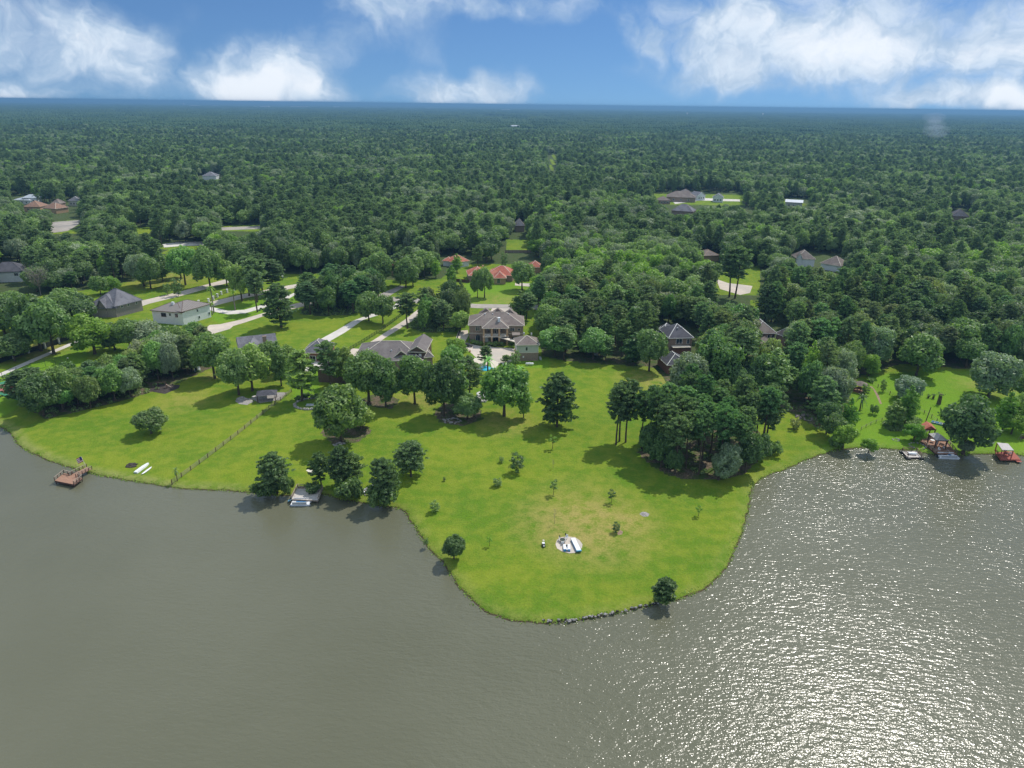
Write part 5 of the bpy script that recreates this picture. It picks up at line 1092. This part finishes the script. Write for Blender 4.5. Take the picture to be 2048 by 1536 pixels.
for (x, y, k, m_, lb) in [(1872,889,'chair','white','white chair under the grey roof of the right-hand deck, left one'),(1882,893,'bench','deckwood','wooden bench under the grey roof of the right-hand deck'),(1888,898,'chair','gel','white chair on the open right end of the deck'),
   (1864,884,'table','white','round table under the grey roof of the right-hand deck'),(1878,901,'chair','gel','white chair at the open left front of the deck')]:
    furniture(G(x, y, 1.05), k, lb, m_, random.uniform(-1, 1))
gb = empty('pavilion', G(1855,872,GZ), 0, 'open pavilion with salmon red gable roof behind the deck, right shore', 'pavilion'); o = G(1855,872,GZ)
C_ = [G(*p, 3.8)-o for p in [(1848,859.5),(1873,859.5),(1864,848),(1838.5,851)]]
rf = MB(); a = C_[0].lerp(C_[1], .5)+Vector((0, 0, 1.3)); b_ = C_[3].lerp(C_[2], .5)+Vector((0, 0, 1.3)); rf.add(C_+[a, b_], [(3,0,4,5),(1,2,5,4),(0,1,4),(2,3,5)]); rf.obj('roof', M['roofred'], gb)
cen = sum(C_, Vector())/4
for c in C_: p = c.lerp(cen, .12); MB().box((p.x, p.y, p.z/2), (.25, .25, p.z)).obj('post', M['darkwood'], gb)
MB().beam(C_[0], C_[1], .2, .3).obj('roof_beam', M['darkwood'], gb); MB().beam(a-Vector((0, 0, .5)), C_[1]-Vector((0, 0, .1)), .12, .2).obj('brace', M['darkwood'], gb)
dd = empty('satellite_dish', G(1851,868,1.2), 0, 'white round dish on a post beside the red-roofed pavilion', 'dish'); MB().tube([(0, 0, 0), (0, 0, 1.4)], .05, 6).obj('post', M['alu'], dd); MB().tube([(0, -.3, 1.5), (0, -.1, 1.6), (0, 0, 1.65)], [.85, .5, .1], 14).obj('dish', M['gel'], dd)
e, Q, o = deck('floating_dock', [(1815.7,914.5),(1842.5,914.5),(1832,902),(1804,902)], .55, 'small grey floating dock with mesh railings, right shore', 'greydeck', 'darkwood', .5, pile=False)
rail(e, Q[0], Q[3], 'darkwood', 'darkwood', 1.1, 1); rail(e, Q[3], Q[2].lerp(Q[3], .3), 'darkwood', 'darkwood', 1.1, 1); rail(e, Q[1], Q[2], 'darkwood', 'darkwood', 1.1, 1)
for k in range(4):
    c = Q[k]*.95; MB().box((c.x, c.y, -.35), (1.4, 1.4, .5)).obj('float', M['black'], e)
tb = empty('covered_bundle', G(1824,909,.6), R(-8), 'white covered bundle lying on the small grey floating dock', 'cover'); mb = MB(); mb.tube([(-1.3, 0, .1), (-1.15, 0, .35), (1.15, 0, .35), (1.3, 0, .1)], [.1, .42, .42, .1], 10); mb.obj('cover', M['gel'], tb); MB().box((0, 0, .05), (2.2, 1.1, .12)).obj('base', M['wood'], tb)
e, Q, o = deck('swim_dock', [(2001.5,918.5),(2041,919),(2026,902),(1991,905)], .9, 'red-painted dock with a flat grey roof on posts at the right edge', 'reddeck', 'reddeck', .45)
MB().beam(Q[0].lerp(Q[1], .75)-Vector((0, .2, .35)), Q[1]-Vector((0, .2, .35)), 1.6, .1).obj('step', M['reddeck'], e)
C_ = [G(*p, 3.7)-o for p in [(2004,900.5),(2027.5,901.5),(2016,888),(1993.5,886)]]
r = MB(); r.add(C_+[c+Vector((0, 0, .18)) for c in C_], [(3,2,1,0),(4,5,6,7),(0,1,5,4),(1,2,6,5),(2,3,7,6),(3,0,4,7)]); r.obj('roof', M['paleroof'], e)
cen = sum(C_, Vector())/4
for c in C_: p = c.lerp(cen, .06); MB().box((p.x, p.y, p.z/2), (.22, .22, p.z)).obj('post', M['reddeck'], e)
rail(e, Q[0].lerp(Q[3], .4), Q[3], 'reddeck', 'reddeck', .9, 2)
furniture(G(2011,906,.95), 'bench', 'dark red bench under the flat roof of the red dock', 'reddeck', .3); furniture(G(2020,909,.95), 'chair', 'white chair under the flat roof of the red dock', 'gel', 2.5); furniture(G(2014,911,.95), 'table', 'small dark table under the flat roof of the red dock', 'darkwood')
e = rowboat(G(1973,884.5), R(-38), 4.0, 1.7, 'gel', 'white pedal boat with two dark seats on the bank right of the massive oak', name='pedal_boat', seats=False)
for y in (-.35, .35): MB().box((.1, y, .45), (.7, .5, .25)).obj('seat', M['black'], e)
MB().box((-.2, 0, .34), (3.2, 1.4, .12)).obj('deck', M['gel'], e)
rowboat(G(1878,848.5), R(-38), 4.6, 1.5, 'cyan', 'light blue boat on the grass beside the wire fence behind the docks')
e = empty('garden_swing', G(2046,880), R(8), 'wooden swing seat on the grass at the right picture edge', 'swing')
for x in (-1.3, 1.3): MB().beam((x, -.6, 0), (x, 0, 2), .1, .1).obj('leg', M['wood'], e); MB().beam((x, .6, 0), (x, 0, 2), .1, .1).obj('leg', M['wood'], e)
MB().beam((-1.4, 0, 2), (1.4, 0, 2), .12, .12).obj('top_beam', M['wood'], e); MB().box((0, 0, .6), (1.9, .6, .1)).obj('seat', M['darkwood'], e); MB().box((0, .3, .95), (1.9, .08, .6)).obj('backrest', M['darkwood'], e)
e = empty('utility_pole', G(1850.5,845), 0, 'dark leaning wooden pole behind the red-roofed pavilion', 'pole'); MB().tube([(0, 0, -.3), (.8, .2, 5.6)], [.17, .12], 7).obj('pole', M['darkwood'], e)
# gazebo
o = G(1718,782); gz = empty('gazebo', o, R(10), 'six-sided gazebo with brown shingle roof at the wood edge of the right-hand yard', 'gazebo'); r = MB(); hx = [(2.9*math.cos(R(60*k)), 2.9*math.sin(R(60*k)), 2.9) for k in range(6)]
r.add(hx+[(0, 0, 4.1)], [(k, (k+1) % 6, 6) for k in range(6)]+[tuple(range(6))[::-1]]); r.obj('roof', M['roofbrown'], gz)
for k in range(6): MB().box((2.4*math.cos(R(60*k)), 2.4*math.sin(R(60*k)), 1.4), (.22, .22, 2.9)).obj('post', M['darkwood'], gz)
for k in (0, 1, 2, 3, 5): a = Vector((2.4*math.cos(R(60*k)), 2.4*math.sin(R(60*k)), .45)); b_ = Vector((2.4*math.cos(R(60*k+60)), 2.4*math.sin(R(60*k+60)), .45)); MB().beam(a, b_, .08, .9).obj('side_panel', M['brickred'], gz)
MB().tube([(0, 0, -.1), (0, 0, .12)], 2.7, 6).obj('floor', M['deckwood'], gz)
def stump(x, y, top, lb, w_=.5):
    b = G(x, y); h_ = height_for(b, top); e = empty('tree_stump', b, 0, lb, 'stump'); MB().tube([(0, 0, -.1), (.05, 0, h_*.6), (0, 0, h_)], [w_, w_*.85, w_*.7], 9).obj('trunk', M['bark'], e)
    c = MB(); np.random.seed(int(x)); N = sph(60); c.leaves(np.array([0, 0, h_])+N*np.array([w_*1.8, w_*1.8, .5]), N, np.full(60, .3)); o_ = c.obj('crown', M['leaf'], e)
stump(1877, 808, 788, 'thick headless palm trunk in the right-hand yard', .75); stump(1866, 797, 790, 'right one of two low stumps beside the headless palm trunk', .4); stump(1856, 796, 791, 'left one of two low stumps beside the headless palm trunk', .35)
def stones(loc, r0, n, label, name='stone_ring', m_='stone', ring_=True, sz=.45, cat='stones', flat=False, seed=1):
    e = empty(name, loc, 0, label, cat); rs = random.Random(seed)
    for k in range(n):
        a = 2*math.pi*k/n+rs.uniform(-.1, .1); q = r0 if ring_ else r0*math.sqrt(rs.random()); s_ = sz*rs.uniform(.6, 1.3)
        b = MB(); V = icv*(1+np.array([rs.uniform(-.18, .18) for _ in range(len(icv))])[:, None])*np.array([s_*.6, s_*.45, s_*(.2 if flat else .42)]); M_ = np.array(Matrix.Rotation(rs.uniform(0, 3), 3, 'Z'))
        b.add((V@M_.T+np.array([q*math.cos(a), q*math.sin(a)*.9, s_*.15])).tolist(), icf); b.obj('stone', M[m_], e)
    return e
stones(G(1792,880), 1.0, 11, 'dark stone fire ring on the right shore lawn', seed=2); stones(G(1289,1028), .7, 12, 'grey ash heap with stones on the big lawn below the grove', 'ash_heap', 'stone', False, .5, 'ash heap', True, 3)
tag(slab('ash_patch', [(1279,1028),(1284,1024),(1292,1024),(1299,1028),(1296,1033),(1286,1033)], M['stone'], .03), kind='structure')
stones(G(263,931), 1.5, 22, 'dark heap of broken branches and stones on the left lawn', 'debris_heap', 'char', False, .8, 'debris', True, 4)
stones(G(483,799), 1.4, 20, 'rock fountain heap under the trees at the upper left lawn', 'rock_fountain', 'stone', False, 1.1, 'rocks', False, 5)
stones(G(622,808), 5.6, 46, 'ring of grey stones round the shrub bed at the thin tree', 'stone_border', 'stone', True, 1.1, 'stones', False, 6)
stones(G(679,889), 1.6, 16, 'heap of cut stones at the foot of the large mid-lawn tree', 'stone_heap', 'stone', False, .8, 'stones', True, 7)
stones(G(905,842), 3.0, 20, 'scattered boards and rocks in front of the overgrown clump', 'debris_heap', 'stone', False, .9, 'debris', True, 8)
bs = empty('bank_stones', G(1200,1233,.2), 0, 'dark broken stones edging the cut bank at the tip of the point', 'stones'); rs = random.Random(31); o_ = Vector(G(1200,1233,.2))
for k in range(90):
    f_ = rs.random(); i0 = [(1085,1247),(1140,1245.5),(1190,1236.5),(1240,1226.5),(1290,1214.5),(1320,1208)]; j_ = min(4, int(f_*5)); a_ = Vector(i0[j_]).lerp(Vector(i0[j_+1]), f_*5-j_); pp = G(a_.x, a_.y+rs.uniform(-4, 1.5), 0)-o_; s_ = rs.uniform(.25, .6)
    me_ = MB().add((icv*(1+np.random.uniform(-.2, .2, (len(icv), 1)))*np.array([s_*.6, s_*.4, s_*.4])+np.array([pp.x, pp.y, .25])).tolist(), icf).obj('stone', M['stone' if k % 3 else 'char'], bs)
stones(G(740,983), 3.0, 22, 'pale stones along the bank right of the grey dock', 'bank_stones', 'stone', False, .5, 'stones', True, 12)
stones(G(960,800), 2.6, 26, 'pale rocks and rubble inside the overgrown clump', 'rubble', 'concrete2', False, 1.2, 'rubble', False, 9)
stones(G(1612,835), 3.6, 22, 'grey brush and rubble at the edge of the right-hand wood', 'rubble', 'greybark', False, 1.0, 'rubble', False, 10)
stones(G(1835,892), 2.4, 16, 'curved stone edging by the small bright tree left of the right-hand deck', 'stone_edging', 'stone', True, .5, 'stones', False, 11)
slab('sand_patch', [(612,941),(618,937),(630,936),(638,940),(634,945),(620,946)], M['cream'], .02)
slab('fountain_basin', [(470,802),(480,796),(500,797),(508,803),(494,810),(478,808)], M['stone'], .05)
slab('grill_terrace', [(500,797),(540,785),(575,785),(560,800),(520,806)], M['stone'], .06)
slab('soil_spot', [(1234,1066),(1240,1060),(1246,1063),(1244,1069),(1236,1070)], M['soil'], .015)
# grill terrace things
e = empty('picnic_shelter', G(535,800), R(12), 'dark hip-roofed picnic shelter under the tree by the rail fence', 'shelter'); MB().add([(-3.5,-2.5,2.7),(3.5,-2.5,2.7),(3.5,2.5,2.7),(-3.5,2.5,2.7),(-1.2,0,3.9),(1.2,0,3.9)], [(0,1,5,4),(1,2,5),(2,3,4,5),(3,0,4),(3,2,1,0)]).obj('roof', M['roofdark'], e)
for x in (-3, 3):
    for y in (-2, 2): MB().box((x, y, 1.35), (.25, .25, 2.7)).obj('post', M['darkwood'], e)
e = empty('outdoor_counter', G(520,797), R(8), 'grey stone outdoor kitchen counter beside the picnic shelter', 'counter'); MB().box((0, 0, .45), (5, .9, .9)).obj('base', M['stone'], e); MB().box((0, 0, .95), (5.2, 1.1, .1)).obj('top', M['concrete2'], e)
e = rowboat(G(628,812), R(3), 5.4, 1.5, 'alu', 'silver boat hull lying in front of the ringed shrub bed'); 
for i, (x, y) in enumerate([(598,800),(612,795),(630,796),(645,800),(655,806)]): T_('bush0', x, y, y-9, 20, 'shrub of the stone-ringed bed, number counted from the left: '+('first','second','third','fourth','fifth')[i], tint=dk)
# swimming pool, tarps, main-house patio things
slab('swimming_pool', [(957,736),(968,732),(980,733),(988,737),(982,742),(966,742)], M['pool'], .11)
slab('swimming_pool', [(752,762),(775,756),(815,758),(822,768),(800,777),(760,775)], M['pool'], .07)
tp = MB(); n = 14
for j in range(n+1):
    for i in range(n+1):
        p = G(772+46*i/n, 772-12*j/n); tp.v.append((p.x, p.y, GZ+.9+.5*mnoise.noise((p.x*.5, p.y*.5, 0))+.35*mnoise.noise((p.x*1.7, p.y*1.7, 3)))); tp.sh.append(.5)
for j in range(n):
    for i in range(n): a = j*(n+1)+i; tp.f.append((a, a+1, a+n+2, a+n+1)); tp.mi.append(0)
tag(tp.obj('pool_cover', M['tarp']), 'crumpled vivid blue pool cover between the two big trees', 'cover')
e = empty('propane_tank', G(1059,731), R(1), 'long white propane tank lying in front of the garage', 'tank'); MB().tube([(-1.75, 0, .75), (-1.6, 0, .75), (-1.3, 0, .75), (1.3, 0, .75), (1.6, 0, .75), (1.75, 0, .75)], [.05, .38, .5, .5, .38, .05], 14).obj('tank', M['white'], e, smooth=True)
for x in (-1, 1): MB().box((x, 0, .15), (.2, .8, .4)).obj('foot', M['concrete2'], e)
MB().tube([(0, 0, 1.2), (0, 0, 1.42)], .18, 8).obj('valve_cover', M['white'], e)
def car(loc, rz, m_, label):
    e = empty('parked_car', loc, rz, label, 'car'); prof = [(-2.3,.35),(-2.3,.85),(-2.1,1.0),(-1.5,1.05),(-.9,1.48),(.5,1.5),(1.15,1.05),(2.1,.9),(2.3,.65),(2.3,.35)]
    def ext(pr, w_): n = len(pr); return MB().add([(x, -w_, z) for x, z in pr]+[(x, w_, z) for x, z in pr], [tuple(range(n)), tuple(range(n, 2*n))[::-1]]+[(i, n+i, n+(i+1) % n, (i+1) % n) for i in range(n)])
    ext(prof, .9).obj('body', M[m_], e)
    for s_ in (-1, 1):
        MB().add([(-1.35, s_*.91, 1.08), (.95, s_*.91, 1.08), (.45, s_*.91, 1.42), (-.85, s_*.91, 1.42)], [(0, 1, 2, 3)]).obj('side_window', M['glass'], e)
        MB().box((2.3, s_*.65, .72), (.06, .35, .14)).obj('headlight', M['gel'], e); MB().box((-2.31, s_*.68, .85), (.05, .3, .14)).obj('tail_light', M['flagr'], e)
        for x in (-1.4, 1.4):
            w1 = MB().tube([(x, s_*.72, .34), (x, s_*.93, .34)], [.34, .34], 14).obj('wheel', M['black'], e); MB().tube([(x, s_*.93, .34), (x, s_*.95, .34)], [.2, .2], 10).obj('rim', M['alu'], w1)
    MB().add([(1.16, -.8, 1.06), (1.16, .8, 1.06), (.53, .75, 1.5), (.53, -.75, 1.5)], [(0, 1, 2, 3)]).obj('windscreen', M['glass'], e)
    return e
car(G(935,693), R(-15), 'black', 'black car parked on the patio left of the two-storey house')
for (x, y, lb) in [(932,701,'left one of two terracotta pots below the black car'),(940,704,'right one of two terracotta pots below the black car'),(1030,703,'dark pot at the left wall of the pale-sided garage')]:
    e = empty('plant_pot', G(x, y), 0, lb, 'pot'); MB().tube([(0, 0, 0), (0, 0, .6)], [.25, .4], 10).obj('pot', M['orange'], e); np.random.seed(x); N = sph(40); MB().leaves(np.array([0, 0, .8])+N*.35, N, np.full(40, .2)).obj('plant', M['leaf'], e)
e = empty('fire_bowl', G(1009,739), 0, 'round stone fire bowl with white rim below the patio', 'fire pit'); MB().tube([(0, 0, 0), (0, 0, .5)], [1.6, 1.7], 18).obj('rim', M['concrete2'], e); MB().tube([(0, 0, .5), (0, 0, .56)], [1.25, 1.25], 18).obj('bed', M['char'], e)
for i, (x, y) in enumerate([(1006,731),(1013,731)]): furniture(G(x, y), 'chair', ('left','right')[i]+' white chair behind the round fire bowl', 'white', R(180) if False else 0)
e = empty('trampoline', G(965,792), 0, 'grey round frame pool half hidden in the overgrown clump', 'frame pool'); MB().tube([(0, 0, 0), (0, 0, 1.0)], [2.2, 2.2], 20).obj('wall', M['alu'], e); MB().tube([(0, 0, 1.0), (0, 0, 1.04)], [2.0, 2.0], 20).obj('cover', M['concrete2'], e)
# round slab on the point
def sofa(loc, rz, L_, lb, name):
    e = empty(name, loc, rz, lb, 'boat'); return e
A_, B_ = G(1146,1081.5), G(1157.5,1105); rz_ = math.atan2(B_.y-A_.y, B_.x-A_.x); Lb = (B_-A_).length
e = empty('covered_boat', (A_+B_)/2+Vector((0, 0, .08)), rz_, 'long blue flat boat with white cover on the round slab', 'boat')
MB().add([(-Lb/2, -.5, 0), (Lb/2, -.55, 0), (Lb/2, .55, 0), (-Lb/2, .5, 0), (-Lb/2-.25, -.6, .5), (Lb/2+.3, -.65, .5), (Lb/2+.3, .65, .5), (-Lb/2-.25, .6, .5)], [(3,2,1,0),(4,5,6,7),(0,1,5,4),(1,2,6,5),(2,3,7,6),(3,0,4,7)]).obj('hull', M['blue'], e)
MB().box((-.1, 0, .56), (Lb+.1, 1.1, .12)).obj('cover', M['white'], e)
MB().box((Lb/2+.15, 0, .57), (.3, 1.2, .14)).obj('bow', M['cyan'], e)
e = empty('paddle_boat', G(1133.5,1098)+Vector((0, 0, .08)), R(88), 'white and blue twin-seat paddle boat on the round slab', 'boat')
for y in (-.5, .5):
    MB().box((0, y, .2), (2.4, .62, .4)).obj('hull', M['blue'], e); MB().box((.1, y, .46), (2.0, .66, .12)).obj('deck', M['gel'], e)
MB().box((-.1, 0, .3), (1.3, .4, .1)).obj('footwell', M['alu'], e); MB().box((.6, 0, .5), (.4, .36, .3)).obj('console', M['black'], e); MB().box((-.95, 0, .45), (.35, .4, .25)).obj('stern_seat', M['gel'], e)
furniture(G(1124.5,1084.5)+Vector((0, 0, .08)), 'table', 'dark round table on the round slab between white chairs', 'ironfence')
for i, (x, y, rz_) in enumerate([(1120,1082.5,80),(1133,1078,-30),(1129,1085,-100),(1125,1089,180)]): furniture(G(x, y)+Vector((0, 0, .08)), 'chair', 'white garden chair on the round slab, '+('left of the table','nearest the upper rim','right of the table','in front of the table')[i], 'white', R(rz_))
for i, (x, y) in enumerate([(1119,1079),(1131,1074)]):
    e = empty('parasol', G(x, y)+Vector((0, 0, .08)), 0, ('left','right')[i]+' folded dark blue parasol at the upper rim of the round slab', 'parasol'); MB().tube([(0, 0, 0), (0, 0, 1.0)], .03, 6).obj('pole', M['alu'], e); MB().tube([(0, 0, .5), (0, 0, .7), (0, 0, 1.15)], [.1, .2, .05], 8).obj('canopy', M['ironfence'], e)
e = empty('cart', G(1087,1092), R(95), 'small black and white cart on the grass left of the round slab', 'cart'); MB().box((-.1, 0, .45), (1.0, .6, .3)).obj('body', M['black'], e); MB().box((.25, 0, .68), (.7, .6, .16)).obj('lid', M['gel'], e); MB().box((-.7, 0, .5), (.3, .3, .12)).obj('front', M['gel'], e)
for y in (-.36, .36):
    for x in (-.5, .4): MB().tube([(x, y-.05, .2), (x, y+.05, .2)], .2, 10).obj('wheel', M['black'], e)
MB().tube([(0, 0, 0), (0, 0, .1)], .25, 10).obj('lid', M['cream'], None, G(1087,1081)); tag(bpy.data.objects['lid.001'] if 'lid.001' in bpy.data.objects else bpy.data.objects['lid'], 'pale round lid on the grass above the small cart', 'lid')
e = empty('goal_frame', G(739,985), 0, 'thin dark square pipe frame standing at the bank by the shore pines', 'frame')
p1, p2, p3, p4 = [G(*p) for p in [(729,992),(737,984),(752,983),(752,985)]]; oo = G(739,985)
MB().tube([p2-oo, p2-oo+Vector((0, 0, 2.3)), p3-oo+Vector((0, 0, 2.3)), p3-oo], .05, 5).obj('bar', M['black'], e); MB().tube([p1-oo, p2-oo+Vector((0, 0, .1))], .05, 5).obj('foot', M['black'], e)
# play frame in the mulch bed, umbrellas by the brick terrace, lamp posts of the court
e = empty('play_frame', G(325,777), R(20), 'dark wooden play frame in the square mulch bed', 'play frame')
for x in (-1.6, 1.6): MB().beam((x, -1, 0), (x*.8, 0, 2.4), .14, .14).obj('leg', M['darkwood'], e); MB().beam((x, 1, 0), (x*.8, 0, 2.4), .14, .14).obj('leg', M['darkwood'], e)
MB().beam((-1.6, 0, 2.4), (1.6, 0, 2.4), .16, .16).obj('top_beam', M['darkwood'], e); MB().beam((1.3, 0, 1.6), (3, 0, .1), .6, .08).obj('slide', M['wood'], e)
for i, (x, y) in enumerate([(203,693),(212,694),(221,690)]):
    e = empty('parasol', G(x, y), 0, ('left','middle','right')[i]+' turquoise parasol behind the bright green tree at left', 'parasol'); MB().tube([(0, 0, 0), (0, 0, 2.3)], .04, 6).obj('pole', M['alu'], e); MB().tube([(0, 0, 2.1), (0, 0, 2.6)], [1.3, .05], 8).obj('canopy', M['cyan'], e)
for i, (x, y, tp_) in enumerate([(16,776,749),(138,732,716),(254,668,640)]):
    b = G(x, y); hh = height_for(b, tp_); e = empty('court_lamp', b, 0, ('lamp post at the left fence of the tennis court','lamp post behind the far corner of the tennis court','lamp post by the brick terrace')[i], 'lamp post'); MB().tube([(0, 0, 0), (0, 0, hh)], .07, 6).obj('pole', M['ironfence'], e); MB().box((.2, 0, hh), (.7, .3, .15)).obj('lamp_head', M['alu'], e)
for i, (x, y, tp_) in enumerate([(1435,566,549),(1475,573,564)]):
    b = G(x, y); hh = height_for(b, tp_); e = empty('street_lamp', b, 0, ('lamp post at the clearing driveway on the right','short ornament post on the round clearing driveway')[i], 'lamp post'); MB().tube([(0, 0, 0), (0, 0, hh)], .14, 6).obj('pole', M['black'], e); MB().tube([(0, 0, hh), (0, 0, hh+.6)], [.3, .1], 8).obj('lamp_head', M['gel'], e)
# junk by the wood edge right of the garage
for i, (x, y, m_) in enumerate([(1185,704,'gel'),(1192,709,'alu')]):
    e = rowboat(G(x, y), R(60+20*i), 4.5, 1.6, m_, ('white boat on a trailer at the wood edge behind the big lawn','grey small boat beside the trailer boat at the wood edge')[i]); [MB().tube([(-.4, s_*.8-.08, .0), (-.4, s_*.8+.08, .0)], .3, 10).obj('wheel', M['black'], e) for s_ in (-1, 1)]; e.location.z += .35
# ragged grass along the water's edge, one mass
gt = MB(); rs = random.Random(3); np.random.seed(3); CC = []; 
for i in range(len(shore)-1):
    a = shore[i]; b_ = shore[i+1]; L_ = np.hypot(*(b_-a))
    if L_ > 60: continue
    for k in range(int(L_*9)):
        f_ = rs.random(); w_ = rs.gauss(0, .45); d_ = (b_-a)/L_; p = a+(b_-a)*f_+np.array([-d_[1], d_[0]])*(w_+.35); CC.append((p[0], p[1], .18+max(0, w_)*.4))
CC = np.array(CC); N = np.tile([0, 0, 1.0], (len(CC), 1)); gt.leaves(CC, N, np.full(len(CC), .32), jit=.9, asp=1.3)
tag(gt.obj('shore_grass', M['bright']), kind='stuff').color = (.85, .85, .6, 1)
# woodland undergrowth inside the groves
gu = MB()
for k_, poly in GROVES.items():
    xs = [p[0] for p in poly]; ys = [p[1] for p in poly]; n_ = 0
    for _ in range(900):
        x, y = rs.uniform(min(xs), max(xs)), rs.uniform(min(ys), max(ys))
        if k_ in ('oakbase','big7','clump') or not inP(x, y, poly) or rs.random() > (.08 if k_ == 'pines' else .35): continue
        p = G(x, y); r_ = rs.uniform(.5, 1.3); N = sph(36); N[:, 2] = abs(N[:, 2]); gu.leaves(np.array(p)+N*r_, N, np.full(36, .36))
tag(gu.obj('undergrowth', M['leaf']), kind='stuff')
# ---------------------------------------------------------------- air
hz = bpy.data.materials.new('haze'); hz.use_nodes = True; t = NT(hz.node_tree)
pv = t.n('ShaderNodeVolumePrincipled', {'Color': (.22, .45, .72, 1), 'Density': 0.00012, 'Anisotropy': .2}); ou = t.n('ShaderNodeOutputMaterial'); t.t.links.new(pv.outputs[0], ou.inputs['Volume'])
sm = bpy.data.materials.new('smoke'); sm.use_nodes = True; t = NT(sm.node_tree)
pv = t.n('ShaderNodeVolumePrincipled', {'Color': (.75, .85, 1, 1), 'Density': 0.0035}); ou = t.n('ShaderNodeOutputMaterial'); t.t.links.new(pv.outputs[0], ou.inputs['Volume'])
mb = MB(); rs = random.Random(8)
for i in range(7):
    c = G(1868+9*i, 300-2*i); s_ = rs.uniform(14, 26); mb.add((icv*(1+np.random.uniform(-.12, .12, (len(icv), 1)))*np.array([s_*1.5, s_*1.2, s_*.7])+np.array([c.x, c.y+i*30, 40+6*i])).tolist(), icf)
tag(mb.obj('smoke', sm), kind='stuff')
tag(MB().box((0, 36000, (108-4)/2), (150000, 78000, 108+4)).obj('haze', hz), kind='stuff')
